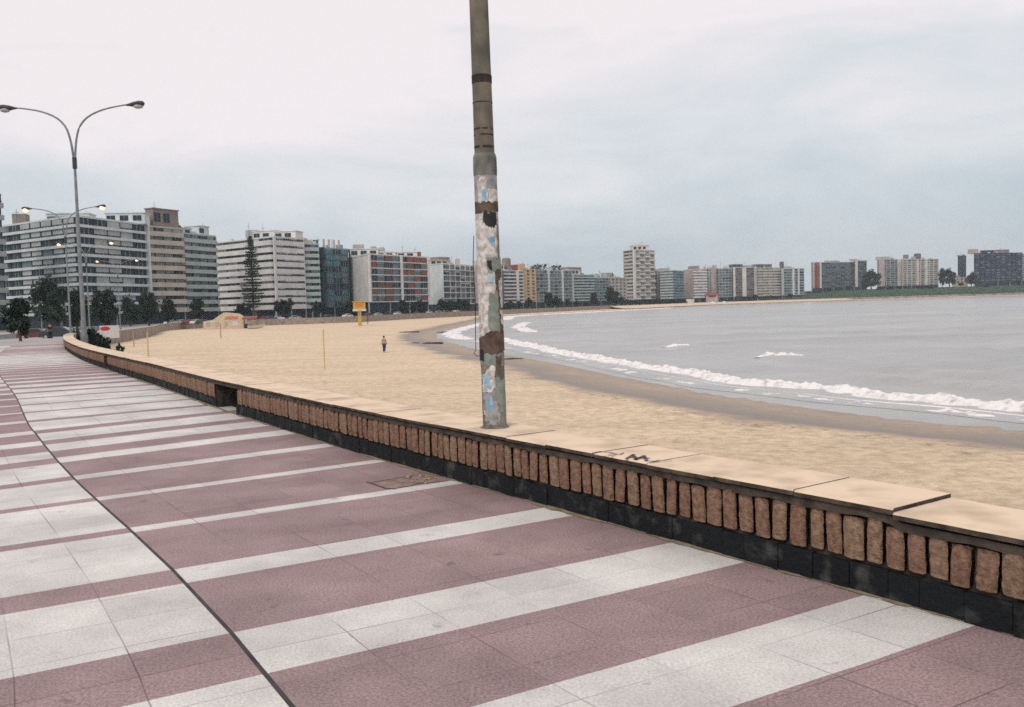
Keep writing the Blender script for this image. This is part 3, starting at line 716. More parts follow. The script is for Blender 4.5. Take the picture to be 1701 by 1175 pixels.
    poster([(-.15, 432), (1.1, 428), (1.1, 446), (.2, 458), (-.15, 448)], 5, .006, 9); poster([(-.1, 434), (.3, 434), (.3, 450), (0, 450)], 2, .0075, 10)
    poster([(-.1, 456), (.4, 456), (.4, 470), (-.1, 470)], 3, .006, 11, .7)
    poster([(.55, 430), (1.3, 430), (1.3, 540), (.9, 560), (.5, 520)], 4, .0055, 12, 1.3)
    poster([(.0, 492), (.7, 480), (.75, 560), (.0, 566), (-.2, 520)], 5, .0065, 13, 1.2)
    poster([(.7, 468), (1.2, 462), (1.2, 500), (.85, 512)], 0, .0075, 14, 1.2); poster([(.75, 512), (1.2, 520), (1.2, 548), (.8, 540)], 0, .0075, 15, 1.2)
    poster([(-1.0, 562), (-.2, 548), (1.3, 552), (1.3, 584), (-1.2, 588)], 4, .008, 16, 1.0)
    poster([(-1.2, 580), (-.65, 580), (-.65, 599), (-1.2, 599)], 2, .0085, 17, .6)
    poster([(-.5, 612), (.2, 606), (.25, 640), (-.2, 650), (-.9, 648), (-.8, 622)], 0, .004, 18, 1.0); poster([(-.95, 624), (-.3, 622), (-.1, 640), (-.6, 646)], 3, .0055, 19, 1.2)
    poster([(.3, 590), (.8, 590), (.7, 620), (.35, 622)], 4, .004, 20, 1.2); poster([(-1.2, 586), (1.2, 586), (1.2, 608), (-1.2, 606)], 5, .0028, 21)
    poster([(-.85, 682), (-.5, 680), (-.5, 690), (-.85, 690)], 0, .004, 22, .6); poster([(-.9, 648), (.4, 645), (.5, 700), (-.7, 704)], 1, .0025, 23, 2.2); poster([(.1, 625), (1.0, 630), (.9, 690), (.3, 680)], 5, .003, 24, 2.0); poster([(-.6, 660), (-.1, 655), (-.05, 676), (-.5, 680)], 3, .0035, 25, 1.8)
    # loose cable hanging down its left side
    cb = MB(); z1 = zpx(400)
    pts = [far(787, 7.93, 392), far(786, 7.92, 440), far(789.5, 7.92, 500), far(790, 7.92, 560), far(790.5, 7.92, 582), far(787, 7.92, 587), far(793, 7.93, 592), far(801, 7.96, 590)]
    cb.tube(pts, 0.0035, 6); tag(cb.obj('loose_cable', M_DK), 'thin loose cable dangling down the left side of the poster-covered pole', 'cable')
leaning_pole()

# broken paving by the wall
def broken_paving():
    c = on(668, 801, 0.0); root = thing('broken_paving', 'broken paving slab with sandy rubble beside the wall foot', 'rubble', c)
    rng = random.Random(3); mb = MB()
    out = [on(x, y, 0.004) - c for x, y in ((609, 800), (640, 796), (680, 789), (700, 787), (722, 793), (745, 799), (700, 803), (655, 812), (640, 811))]
    mb.face(out); mb.obj('sand_patch', mat('rubble_sand', (0.30, 0.215, 0.185), (0.165, 0.115, 0.105), 0.95, 9, 0.8, 40), root)
    for k in range(14):
        st = MB(); p = on(rng.uniform(665, 715), rng.uniform(791, 803), 0.006) - c; r = rng.uniform(.010, .028)
        st.ell((p.x, p.y, r * 0.4), (r * rng.uniform(.8, 1.4), r, r * 0.6), 7, 4)
        st.obj('rubble_stone', mat('rubble_stone', (0.36, 0.27, 0.19), (0.20, 0.15, 0.11), 0.95, 20, 0.5), root)
    cr = MB()
    for a, b in (((609, 800), (640, 811)), ((640, 811), (658, 812)), ((620, 801), (690, 789))):
        p, q = on(*a, 0.006) - c, on(*b, 0.006) - c; d = (q - p).normalized(); n = Vector((-d.y, d.x, 0)) * 0.006; cr.quad(p - n, q - n, q + n, p + n)
    cr.obj('crack', M_GRV, root)
broken_paving()

# ------------------------------------------------------------------ buildings
def wallmat(name, c): return mat(name, c, tuple(x * 0.82 for x in c), 0.85, 0.25, coord='pos')
M_LT = wallmat('pale_concrete', (0.60, 0.65, 0.645)); M_WH = wallmat('white_render', (0.66, 0.64, 0.61)); M_BE = wallmat('beige_render', (0.50, 0.45, 0.385))
M_GR = wallmat('grey_render', (0.36, 0.38, 0.375)); M_GG = wallmat('greenish_concrete', (0.42, 0.48, 0.465)); M_TE = wallmat('teal_concrete', (0.19, 0.31, 0.34))
M_OC = wallmat('ochre_render', (0.55, 0.39, 0.22)); M_PK = wallmat('pinkish_render', (0.50, 0.41, 0.37)); M_BR = wallmat('brown_render', (0.25, 0.205, 0.18))
M_DB = wallmat('dark_blue_cladding', (0.035, 0.045, 0.095)); M_DG = wallmat('dark_grey_concrete', (0.12, 0.135, 0.145)); M_RD = wallmat('brick_red', (0.30, 0.09, 0.065))
M_SHADE = wallmat('painted_recess_shade', (0.028, 0.05, 0.062))  # dark tone that paints the shade behind balconies and panels
def glass(name, c, r=0.45): return mat(name, c, tuple(x * 1.8 for x in c), r, 0.35, spec=0.12, coord='pos')
G_DK = glass('dark_glazing', (0.012, 0.028, 0.038)); G_TE = glass('teal_glazing', (0.035, 0.10, 0.12)); G_BL = glass('slate_glazing', (0.07, 0.10, 0.12))
M_FR = mat('window_frame', (0.40, 0.41, 0.40), None, 0.6, 1, coord='pos'); M_BLIND = mat('lowered_blind', (0.40, 0.43, 0.44), (0.30, 0.33, 0.34), 0.8, 0.3, coord='pos')
M_SHUT = mat('grey_green_shutter', (0.24, 0.29, 0.28), None, 0.8, 0.3, coord='pos'); M_PRED = mat('red_panel', (0.25, 0.085, 0.062), (0.18, 0.075, 0.06), 0.7, 0.3, coord='pos'); M_PBRN = mat('brown_panel', (0.16, 0.09, 0.06), None, 0.7, 0.3, coord='pos')
def win_mesh(name, g, blind=0.0, mull=2, bm=None):
    mb = MB(); mb.box(0, 1, -0.3, 0.6, 0, 1, 0)
    for k in range(1, mull + 1): mb.box(k / (mull + 1) - .012, k / (mull + 1) + .012, -0.3, 0.75, 0, 1, 1)
    if blind: mb.box(0.01, 0.99, -0.3, 0.85, 1 - blind, 1, 2)
    return mb.mesh(name, [g, M_FR, bm or M_BLIND])
WM = {'d': win_mesh('window', G_DK), 'd1': win_mesh('window', G_DK, 0, 1), 'b': win_mesh('window', G_DK, 0.62), 'c': win_mesh('window', G_DK, 0.86), 's': win_mesh('window', G_BL, 0.3, 3, M_SHUT), 'f': win_mesh('window', G_DK, 0.97, 1, M_SHUT),
      't': win_mesh('window', G_TE, 0, 3), 'l': win_mesh('window', G_BL, 0, 2), 'r': win_mesh('window', G_DK, 0.97, 0, M_PRED), 'n': win_mesh('window', G_DK, 0.9, 0, M_PBRN), 'm': win_mesh('window', G_DK, 0.45, 1)}
UB = {}
def unit(m):
    if m.name not in UB:
        mb = MB(); mb.box(0, 1, 0, 1, 0, 1); UB[m.name] = mb.mesh('block', m)
    return UB[m.name]
def put(name, me, root, o, t, n, x, y, z, w, dpt, h):
    ob = bpy.data.objects.new(name, me); COL.objects.link(ob); ob.parent = root
    p = o + t * x + n * y
    ob.location = (p.x - root.location.x, p.y - root.location.y, z - root.location.z)
    # box axes: x along the facade, y outward, z up (mirrored frame kept right-handed by starting at the far end)
    ob.location = (ob.location[0] + t.x * w, ob.location[1] + t.y * w, ob.location[2])
    ob.rotation_euler = (0, 0, math.atan2(-t.y, -t.x)); ob.scale = (w, dpt, h)
    return ob

def building(label, front, ytop, nf, styles, wall, cat='apartment block', depth=14, z0=-1.4, gh=3.9, seed=1, name='apartment_building', top_at=0, roof=(), pil=True, trim=None, parapet=1.0, group='apartment blocks along the bay'):
    rng = random.Random(seed)
    ym = (ytop + hz(front[0][0])) / 2
    P = [far(px, d, ym) for px, d in front]
    for p in P: p.z = z0
    ztop = far(*front[top_at], ytop).z; H = ztop - z0
    root = thing(name, label, cat, P[0], 0, group)
    trim = trim or wall
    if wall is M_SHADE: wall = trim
    P[0] = P[0] - (P[1] - P[0]).normalized() * 1.5
    E = []
    for a, b in zip(P, P[1:]):
        t = (b - a); L = t.length; t = t / L; E.append((a, b, t, Vector((t.y, -t.x, 0)), L))
    def rad(p): q = Vector((p.x, p.y, 0)); return q.normalized()
    back = [P[-1] + rad(P[-1]) * depth, P[0] + rad(P[0]) * depth]
    poly = [(p.x - root.location.x, p.y - root.location.y) for p in P + back]
    c = Vector((sum(q[0] for q in poly) / len(poly), sum(q[1] for q in poly) / len(poly), 0))
    mb = MB(); mb.prism(poly, gh, H - parapet * .3); mb.obj('wall', wall, root)
    g = MB(); g.prism([((x - c.x) * .97 + c.x, (y - c.y) * .97 + c.y) for x, y in poly], -0.5, gh + .02); g.obj('ground_floor', G_DK if pil else wall, root)
    rp = MB()
    for i in range(len(poly)):
        a, b = Vector((*poly[i], 0)), Vector((*poly[(i + 1) % len(poly)], 0)); t = (b - a); L = t.length; t /= L; n = Vector((t.y, -t.x, 0))
        rp.obox(Vector((a.x, a.y, 0)), t, n, -0.15, L + 0.15, -0.25, 0.15 + 0.004 * i, H - parapet * .3 - 0.25, H)
    rp.obj('roof_parapet', trim, root)
    nwin = 0; fh = (H - gh - parapet * .3) / nf
    for ei, ((a, b, t, n, L), st) in enumerate(zip(E, styles)):
        kind = st['k']
        if pil and kind != 'blank':
            np_ = max(2, int(L / 11))
            for k in range(np_ + 1): put('pillar', unit(M_GR), root, a, t, n, (L - .4) * k / np_, -0.5, z0 - 0.2, 0.4, 0.52, gh + 0.2 - 0.005)
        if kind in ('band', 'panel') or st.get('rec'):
            put('recess_shade_panel', unit(st.get('rec', M_SHADE)), root, a, t, n, .25, 0.002, z0 + gh + .02, L - .5, 0.03, H - gh - parapet * .3 - .3)  # thin dark sheet on the flat wall, shade of a recess put into its colour
        bays = st.get('n', 5); var = st.get('v', 'd'); w8 = st.get('w'); m0, m1 = st.get('m', (0.6, 0.6)); U = L - m0 - m1
        for k in range(nf):
            zf = z0 + gh + k * fh
            if kind in ('band', 'balc', 'ribbon'):
                proj = st.get('p', 1.3 if kind != 'ribbon' else 0.25); ph = st.get('h', 0.42) * fh; bm = st.get('bm', trim)
                put('balcony' if kind != 'ribbon' else 'spandrel', unit(bm), root, a, t, n, m0 * .5, 0.003, zf - 0.12 * fh, L - (m0 + m1) * .5, proj, ph + 0.12 * fh)
                if st.get('rail'): put('railing', unit(st['rail']), root, a, t, n, m0 * .5, proj - .12, zf + ph + .003, L - (m0 + m1) * .5, 0.08, 0.25 * fh)
                x = 0.0; zs = zf + (ph if kind == 'ribbon' else 0.05 * fh)
                for j in range(bays):
                    w = U / bays; v = rng.choices(var, w8)[0] if w8 else rng.choice(var)
                    if st.get('pat') and rng.random() < .72: v = st['pat'][j + bays * (k % 2)]
                    gap = st.get('g', 0.12) * w
                    put('window', WM[v], root, a, t, n, m0 + x + gap / 2, 0, zs, w - gap, 0.35, fh * 0.86 - (zs - zf)); x += w; nwin += 1
            elif kind in ('grid', 'panel'):
                w = U / bays; ww = w * st.get('ww', 0.6 if kind == 'grid' else 0.93); wh = fh * st.get('wh', 0.55 if kind == 'grid' else 0.82)
                if st.get('slab', kind == 'panel'): put('floor_band', unit(st.get('bm', trim)), root, a, t, n, m0 * .4, 0.003, zf - 0.07 * fh, L - (m0 + m1) * .4, st.get('p', 0.7), 0.14 * fh)
                for j in range(bays):
                    v = rng.choices(var, w8)[0] if w8 else rng.choice(var)
                    if st.get('pat') and rng.random() < .6: v = st['pat'][j + bays * (k % 2)]
                    if st.get('chk') and j < 4 and v in ('r',) and (j + k) % 2 == 0: v = rng.choice('dsl')
                    put('window', WM[v], root, a, t, n, m0 + w * j + (w - ww) / 2, 0, zf + (fh - wh) * 0.5, ww, 0.3, wh); nwin += 1
                    if st.get('balc') and (j + k) % 2 == 0: put('balcony', unit(st['balc']), root, a, t, n, m0 + w * j, 0.003, zf, w, 1.2, fh * .42)
            elif kind == 'blank':
                for xx in st.get('at', ()):
                    put('window', WM['m'], root, a, t, n, xx * L, 0, zf + fh * .35, 1.6, 0.3, fh * .4)
        for x, w, m in st.get('pier', ()):
            put('pier', unit(m), root, a, t, n, x * L - w / 2, 0.006, z0 + (gh if pil else 0), w, st.get('pp', 1.45), H - gh if pil else H)
        if st.get('div'):
            for j in range(1, bays): put('divider', unit(st.get('dm', trim)), root, a, t, n, m0 + U * j / bays - .12, 0.004, z0 + gh, .24, st.get('p', .7) - .05, H - gh - parapet * .3)
    # things on the roof: (kind, along 0..1 of first edge+second edge, back, width, depth, height, material)
    a0 = P[0]; tt = (P[-1] - P[0]); LL = tt.length; tt /= LL; nn = Vector((tt.y, -tt.x, 0))
    r3 = random.Random(seed * 7 + 1); extra = []
    if H > 15:
        for q in range(4): extra.append(('box', r3.uniform(.08, .85), r3.uniform(1.5, 4), r3.uniform(1.2, 3), r3.uniform(1.2, 2.5), r3.uniform(.9, 2.2), r3.choice((M_WH, M_GR, M_BE, M_LT))))
        for q in range(2): extra.append(('mast', r3.uniform(.1, .9), r3.uniform(2, 5), .1, .1, r3.uniform(3, 6), M_DG))
    for kind, u, bk, w, dp, h, m in tuple(roof) + tuple(extra):
        zr = H - parapet * .3
        o = a0 + tt * (u * LL) - nn * bk - root.location
        if kind == 'penthouse':
            mb = MB(); mb.obox(Vector((o.x, o.y, 0)), tt, nn, 0, w, -dp, 0, zr - .01, zr + h); mb.obox(Vector((o.x, o.y, 0)), tt, nn, -.3, w + .3, -dp - .3, .3, zr + h, zr + h + .3)
            pb = mb.obj('penthouse', m, root)
            for q in range(max(1, int(w / 4))): put('window', WM['d1'], root, Vector((o.x, o.y, 0)) + root.location, tt, nn, .4 + q * 4, 0, zr + z0 + h * .3, 2.6, 0.12, h * .5)
        elif kind == 'box':
            mb = MB(); mb.obox(Vector((o.x, o.y, 0)), tt, nn, 0, w, -dp, 0, zr - .01, zr + h); mb.obj('roof_room', m, root)
        elif kind == 'tank':
            mb = MB(); cx, cy = o.x, o.y; mb.tube([(cx, cy, zr + h * .25), (cx, cy, zr + h * .9), (cx, cy, zr + h)], [w / 2, w / 2, w / 3], 12)
            for sx in (-1, 1):
                for sy in (-1, 1): mb.tube([(cx + sx * w * .3, cy + sy * w * .3, zr - .02), (cx + sx * w * .3, cy + sy * w * .3, zr + h * .27)], .15, 5)
            mb.obj('roof_tank', m, root)
        elif kind == 'mast':
            mb = MB(); mb.tube([(o.x, o.y, zr - .02), (o.x, o.y, zr + h)], [.12, .05], 5); mb.tube([(o.x - .8, o.y, zr + h * .8), (o.x + .8, o.y, zr + h * .8)], .05, 4); mb.obj('antenna', m, root)
        elif kind == 'garden':
            mb = MB(); r2 = random.Random(seed + 5)
            for q in range(90):
                px_, py_ = o + tt * r2.uniform(0, w) - nn * r2.uniform(0, dp), 0; s_ = r2.uniform(.4, .9); d1 = Vector((r2.gauss(0, 1), r2.gauss(0, 1), r2.gauss(0, 1))).normalized() * s_; d2 = d1.cross(Vector((.3, .5, .8))).normalized() * s_
                pz = px_ + Vector((0, 0, zr + r2.uniform(0, h))); mb.quad(pz - d1, pz - d2, pz + d1, pz + d2)
            mb.obj('roof_garden', m, root)
    return root

def buildings():
    B = building; G = 'apartment blocks along the bay'
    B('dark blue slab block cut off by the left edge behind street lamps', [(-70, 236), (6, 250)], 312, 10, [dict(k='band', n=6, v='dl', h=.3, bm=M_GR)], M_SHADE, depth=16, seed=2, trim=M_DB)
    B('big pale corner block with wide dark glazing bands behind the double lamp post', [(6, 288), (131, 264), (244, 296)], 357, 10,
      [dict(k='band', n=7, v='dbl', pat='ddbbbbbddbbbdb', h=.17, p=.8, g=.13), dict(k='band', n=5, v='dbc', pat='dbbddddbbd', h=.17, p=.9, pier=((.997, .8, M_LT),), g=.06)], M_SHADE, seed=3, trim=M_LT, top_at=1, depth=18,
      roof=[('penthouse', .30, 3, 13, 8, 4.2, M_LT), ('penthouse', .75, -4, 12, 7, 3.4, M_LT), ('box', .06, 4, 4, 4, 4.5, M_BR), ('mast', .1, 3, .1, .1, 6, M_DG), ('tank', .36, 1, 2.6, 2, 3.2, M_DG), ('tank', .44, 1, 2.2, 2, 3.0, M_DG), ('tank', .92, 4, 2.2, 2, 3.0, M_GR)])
    B('beige balcony block with a dark boxy tower on its roof', [(246, 297), (305, 311)], 374, 10, [dict(k='band', n=4, v='dsfl', h=.44, p=1.2, g=.1)], M_SHADE, seed=4, trim=M_BE, roof=[('penthouse', .30, .4, 11, 3.5, 6, M_BR), ('garden', .75, 1, 5, 3, 2.5, mat('roof_plants', (0.02, 0.035, 0.02), (0.04, 0.06, 0.03), 0.8, 1, coord='pos')), ('mast', .6, 5, .1, .1, 9, M_DG)])
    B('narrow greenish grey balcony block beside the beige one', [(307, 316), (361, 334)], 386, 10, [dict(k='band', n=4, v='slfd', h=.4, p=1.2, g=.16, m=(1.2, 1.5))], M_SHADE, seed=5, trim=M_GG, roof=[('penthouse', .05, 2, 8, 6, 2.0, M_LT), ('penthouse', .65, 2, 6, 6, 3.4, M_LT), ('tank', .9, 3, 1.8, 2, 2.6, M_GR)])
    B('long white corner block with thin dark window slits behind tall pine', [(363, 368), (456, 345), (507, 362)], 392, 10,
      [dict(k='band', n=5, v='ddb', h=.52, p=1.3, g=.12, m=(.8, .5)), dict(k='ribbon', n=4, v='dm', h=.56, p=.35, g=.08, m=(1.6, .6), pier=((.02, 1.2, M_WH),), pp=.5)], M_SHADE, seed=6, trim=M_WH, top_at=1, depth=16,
      roof=[('box', .30, 4, 4.5, 4, 5.0, M_GR), ('mast', .34, 4, .1, .1, 8, M_DG), ('penthouse', .42, 1, 10, 7, 4.0, M_WH), ('penthouse', .70, -2, 9, 7, 3.2, M_WH), ('mast', .5, 4, .1, .1, 7, M_DG)])
    B('slim pale block with teal windows between white and glassy blocks', [(508, 364), (531, 368)], 404, 10, [dict(k='band', n=2, v='dtls', h=.45, p=1.0, g=.06)], M_SHADE, seed=7, trim=M_GG, depth=16, roof=[('box', .2, 3, 3, 3, 2.5, M_BE)])
    B('dark teal glass block with roof pergola left of white blank wall', [(532, 370), (580, 384)], 411, 10, [dict(k='panel', n=4, v='ttld', ww=.98, wh=.8, bm=M_DG, p=.25, pier=((.12, 1.6, G_DK),))], M_TE, seed=8, trim=M_TE, depth=16, roof=[('box', .34, 2, .6, .6, 4, M_PK), ('box', .5, 2, .6, .6, 4, M_PK), ('box', .66, 2, .6, .6, 4, M_PK), ('box', .82, 2, .6, .6, 4, M_PK), ('box', .3, 1.5, 10, 2, .4, M_PK), ('penthouse', .0, 3, 4, 6, 3.2, M_DG)])
    B('white block with blank side wall and checkered red and dark window panels', [(580, 393), (612, 366), (711, 404)], 421, 7,
      [dict(k='blank', at=(.12,)), dict(k='panel', n=8, v='drsln', w=(5, 4, 4, 2, 2), pat='dsnldrsrrsdldsrs', chk=True, p=.5, pier=((.008, .8, M_WH), (.52, 1.0, M_WH), (.992, .8, M_WH)), pp=1.0, wh=.84, m=(.4, .4))], M_SHADE, seed=12, trim=M_WH, top_at=1, depth=15, gh=5.5,
      roof=[('penthouse', .02, -6, 12, 7, 3.6, M_WH), ('box', .08, -1, 4.5, 4, 6.0, M_GR), ('penthouse', .36, 0, 8, 5, 2.6, M_WH), ('tank', .34, 4, 3, 3, 5.5, M_GR), ('tank', .44, 4, 3, 3, 5.0, M_GR), ('penthouse', .62, 0, 9, 5, 2.4, M_WH), ('box', .86, 1, 2.4, 2, 2.6, M_RD), ('mast', .7, 3, .1, .1, 6, M_DG)])
    B('pale block with white balcony grid just right of checkered block', [(712, 440), (737, 430), (792, 470)], 437, 7, [dict(k='blank', at=()), dict(k='panel', n=6, v='ddlms', ww=.86, wh=.8, bm=M_WH, p=.7, div=True, dm=M_WH, m=(.5, 3.4), pier=((.94, 3.4, M_BE),))], M_LT, seed=13, trim=M_LT, depth=15, top_at=1, roof=[('penthouse', .12, 1, 14, 8, 2.6, M_BE), ('box', .3, 2, 8, 6, 4.4, M_BR), ('tank', .7, 3, 2.4, 2, 4, M_PK)])
    B('beige block mostly hidden behind the leaning pole', [(793, 500), (834, 525)], 440, 9, [dict(k='grid', n=6, v='dlm', ww=.5)], M_BE, seed=14, depth=14, roof=[('box', .3, 3, 5, 4, 3, M_BE)])
    B('white block with red balconies and dark roof tank right of the pole', [(832, 548), (869, 566)], 449, 9, [dict(k='band', n=4, v='rdrl', w=(4, 3, 3, 2), h=.3, p=.9, bm=M_LT, pier=((.08, 1.4, M_DG), (.72, 1.6, M_WH)))], M_SHADE, seed=15, trim=M_LT, roof=[('penthouse', .1, 1, 9, 6, 4.0, M_WH), ('tank', .42, 2, 5.5, 4, 8.0, M_BR), ('box', .78, 2, 3, 4, 4, M_RD)])
    B('narrow ochre yellow block between red balcony and grey blocks', [(869, 570), (891, 578)], 447, 10, [dict(k='grid', n=2, v='dm', ww=.35, m=(3.8, .4))], M_OC, seed=16, roof=[('box', .08, 2, 4.5, 4, 3.6, M_OC)])
    B('wide grey green block with planted rooftop and column of white windows', [(891, 582), (951, 618)], 448, 9, [dict(k='grid', n=10, v='dlsf', ww=.74, wh=.66, slab=True, p=.6, bm=M_GG, pier=((.33, .8, M_LT), (.7, .8, M_LT)))], M_GR, seed=17, trim=M_GG, roof=[('garden', .05, 1, 15, 3, 4, MATS['roof_plants']), ('box', .1, 3, 8, 4, 3, M_GR), ('garden', .5, 1, 12, 3, 3.5, MATS['roof_plants'])])
    B('teal balcony block with bright white edge pier and stepped white attic', [(949, 622), (986, 644)], 456, 9, [dict(k='band', n=5, v='tlds', h=.36, p=1.0, bm=M_GG, m=(1.8, .4), pier=((.05, 2.2, M_WH),))], M_TE, seed=18, trim=M_GG, roof=[('penthouse', .02, 1, 14, 6, 3.4, M_WH), ('box', .1, 3, 16, 6, 5.5, M_BR)])
    B('low teal grey block next to the dark conifer clump', [(986, 648), (1012, 664)], 461, 8, [dict(k='grid', n=5, v='ltd', ww=.66, wh=.6, slab=True, p=.5, bm=M_GG)], M_TE, seed=19, trim=M_GG, roof=[('box', .3, 2, 5, 4, 3, M_GG), ('mast', .6, 2, .1, .1, 5, M_DG)])
    B('low beige block squeezed left of the tallest tower', [(1010, 690), (1041, 715)], 461, 7, [dict(k='grid', n=5, v='mld', ww=.5)], M_BE, seed=20, roof=[('box', .1, 2, 9, 5, 4.0, M_GR), ('garden', .3, 2, 6, 3, 4, MATS['roof_plants'])])
    B('tallest tower with white checkered balconies and round white rooftop', [(1038, 750), (1052, 738), (1088, 756)], 415, 14, [dict(k='band', n=2, v='df', h=.42, p=.8, bm=M_BE), dict(k='grid', n=4, v='slf', ww=.7, wh=.5, balc=M_WH, m=(1.6, .3), pier=((.03, 2.4, M_WH),), pp=1.3)], M_BE, 'tower block', seed=21, trim=M_BE, top_at=1, depth=14, roof=[('penthouse', .3, -1, 14, 9, 4.4, M_WH), ('box', .42, 0, 8, 6, 6.6, M_WH), ('mast', .62, 2, .1, .1, 9, M_DG)])
    B('slim beige block attached right of the tallest tower', [(1088, 770), (1100, 774)], 450, 10, [dict(k='grid', n=2, v='ml', ww=.4)], M_PK, seed=22)
    B('pale teal banded block with a dark teal right face', [(1099, 752), (1119, 745), (1136, 768)], 449, 10, [dict(k='band', n=3, v='lts', h=.42, p=.7, bm=M_GG), dict(k='ribbon', n=3, v='td', h=.3, p=.2, bm=M_TE)], M_TE, seed=23, trim=M_GG, top_at=1, depth=14, roof=[('box', .2, 2, 8, 5, 2.6, M_PK)])
    B('white banded block with beige left flank above beach kiosks', [(1137, 790), (1151, 776), (1174, 786)], 447, 10, [dict(k='blank', at=()), dict(k='band', n=3, v='lsb', h=.5, p=.9, bm=M_WH, g=.1)], M_PK, seed=24, trim=M_WH, top_at=1, depth=14, roof=[('box', .2, 2, 9, 5, 3.2, M_BR), ('tank', .6, 3, 2, 2, 3.6, M_BR)])
    B('pinkish block with tall blank pier behind red kiosk roof', [(1174, 800), (1196, 806)], 446, 10, [dict(k='grid', n=4, v='mdl', ww=.5, pier=((.55, 5, M_PK),), pp=.4)], M_GR, seed=25, trim=M_PK, roof=[('box', .7, 2, 3, 3, 3, M_PK)])
    B('grey green grid block left of the twin white piers', [(1196, 800), (1221, 806)], 446, 10, [dict(k='grid', n=5, v='lds', ww=.72, wh=.6, slab=True, p=.6, bm=M_GG)], M_GR, seed=26, trim=M_GG, roof=[('box', .5, 2, 4, 4, 2.6, M_WH)])
    B('block with alternating white piers and brown window columns', [(1221, 802), (1260, 812)], 444, 11, [dict(k='grid', n=6, v='dnl', ww=.8, wh=.62, pier=((.02, 2, M_WH), (.42, 4.2, M_WH), (.9, 4, M_LT)), pp=.5)], M_BR, seed=27, trim=M_LT, roof=[('penthouse', .05, 2, 10, 6, 2.6, M_DG), ('box', .6, 2, 6, 5, 2, M_GG)])
    B('wide beige grey banded block with a flat brown attic', [(1260, 808), (1301, 820)], 445, 10, [dict(k='band', n=5, v='lbsf', h=.42, p=.8, bm=M_BE, g=.12)], M_SHADE, seed=28, trim=M_BE, roof=[('penthouse', .06, 2, 17, 7, 3.2, M_BR)])
    B('block of dark bays and white piers with rooftop water tank', [(1301, 816), (1336, 826)], 446, 10, [dict(k='grid', n=5, v='tdl', ww=.8, wh=.68, slab=True, p=.4, bm=M_LT, pier=((.03, 2.6, M_GG), (.5, 2.4, M_WH), (.74, 2, M_WH)), pp=.5)], M_TE, seed=29, trim=M_LT, roof=[('tank', .1, 3, 4, 4, 6.5, M_DG), ('box', .15, 2, 9, 5, 2.2, M_GG)])
    # the rise on the right
    B('dark grey slab block with pink and red end piers on green rise', [(1350, 860), (1421, 880)], 436, 12, [dict(k='grid', n=8, v='dtl', ww=.8, wh=.6, m=(5.5, .4), pier=((.04, 2.4, M_PK), (.13, 3.2, M_RD), (.2, 2.0, M_WH)), pp=.6)], M_DG, seed=30, z0=5.0, gh=3.4, trim=M_GR, roof=[('box', .5, 3, 10, 6, 1.8, M_GR)])
    B('narrow dark block with a white edge pier beside grey slab', [(1421, 876), (1440, 882)], 433, 12, [dict(k='grid', n=3, v='dtl', ww=.8, m=(4, .4), pier=((.16, 3.0, M_WH),), pp=.5)], M_DG, seed=31, z0=5.0, gh=3.4, trim=M_GR, roof=[('box', .1, 3, 6, 5, 2, M_PK)])
    B('pinkish white tower with a dark window column right of the gap', [(1459, 872), (1501, 884)], 431, 12, [dict(k='grid', n=6, v='dlt', ww=.8, wh=.62, m=(.6, .4), pier=((.16, 7.4, M_PK), (.86, 6.6, M_WH)), pp=.4)], M_GR, seed=32, z0=5.0, gh=3.4, trim=M_PK, roof=[('box', .2, 3, 12, 6, 3, M_GG)])
    B('beige tower of window columns with two dark rooftop tanks', [(1501, 876), (1559, 890)], 431, 12, [dict(k='grid', n=8, v='ldsm', ww=.66, wh=.5, m=(.6, .6), pier=((.42, 1.8, M_WH), (.66, 2.4, M_LT)), pp=.5)], M_BE, seed=33, z0=5.0, gh=3.4, trim=M_BE, roof=[('tank', .18, 4, 5, 4, 5, M_BR), ('tank', .5, 4, 6.5, 4, 6, M_DG), ('box', .4, 3, 8, 5, 3, M_BE)])
    B('low pinkish house below the dark upright slab', [(1583, 870), (1608, 876)], 461, 2, [dict(k='grid', n=4, v='dm', ww=.4, wh=.5)], M_PK, 'house', seed=34, z0=6.0, gh=3.2, pil=False, name='house', depth=10, roof=[('box', .2, 2, 8, 5, 2.0, M_BR)])
    B('dark upright slab tower standing alone on the skyline', [(1593, 960), (1605, 962)], 425, 13, [dict(k='ribbon', n=2, v='d', h=.3, p=.1, bm=M_DB)], M_DB, 'tower', seed=35, z0=5.0, gh=3.4, trim=M_DB, name='slab_tower', depth=8)
    B('broad dark blue block with two rooftop boxes at the right', [(1620, 868), (1698, 880)], 421, 11, [dict(k='grid', n=9, v='dtl', w=(4, 1, 2), ww=.7, wh=.55)], M_DB, seed=36, z0=6.0, gh=4, trim=M_DB, depth=18, roof=[('box', .26, 3, 11, 6, 3.2, M_DB), ('box', .56, 3, 12, 6, 3.6, M_BR), ('box', .01, 3, 7, 6, 4.5, M_PK)])
    B('grey green block cut off by the right edge', [(1698, 884), (1760, 894)], 424, 11, [dict(k='grid', n=8, v='lts', ww=.7)], M_GG, seed=37, z0=6.0, gh=4)
buildings()

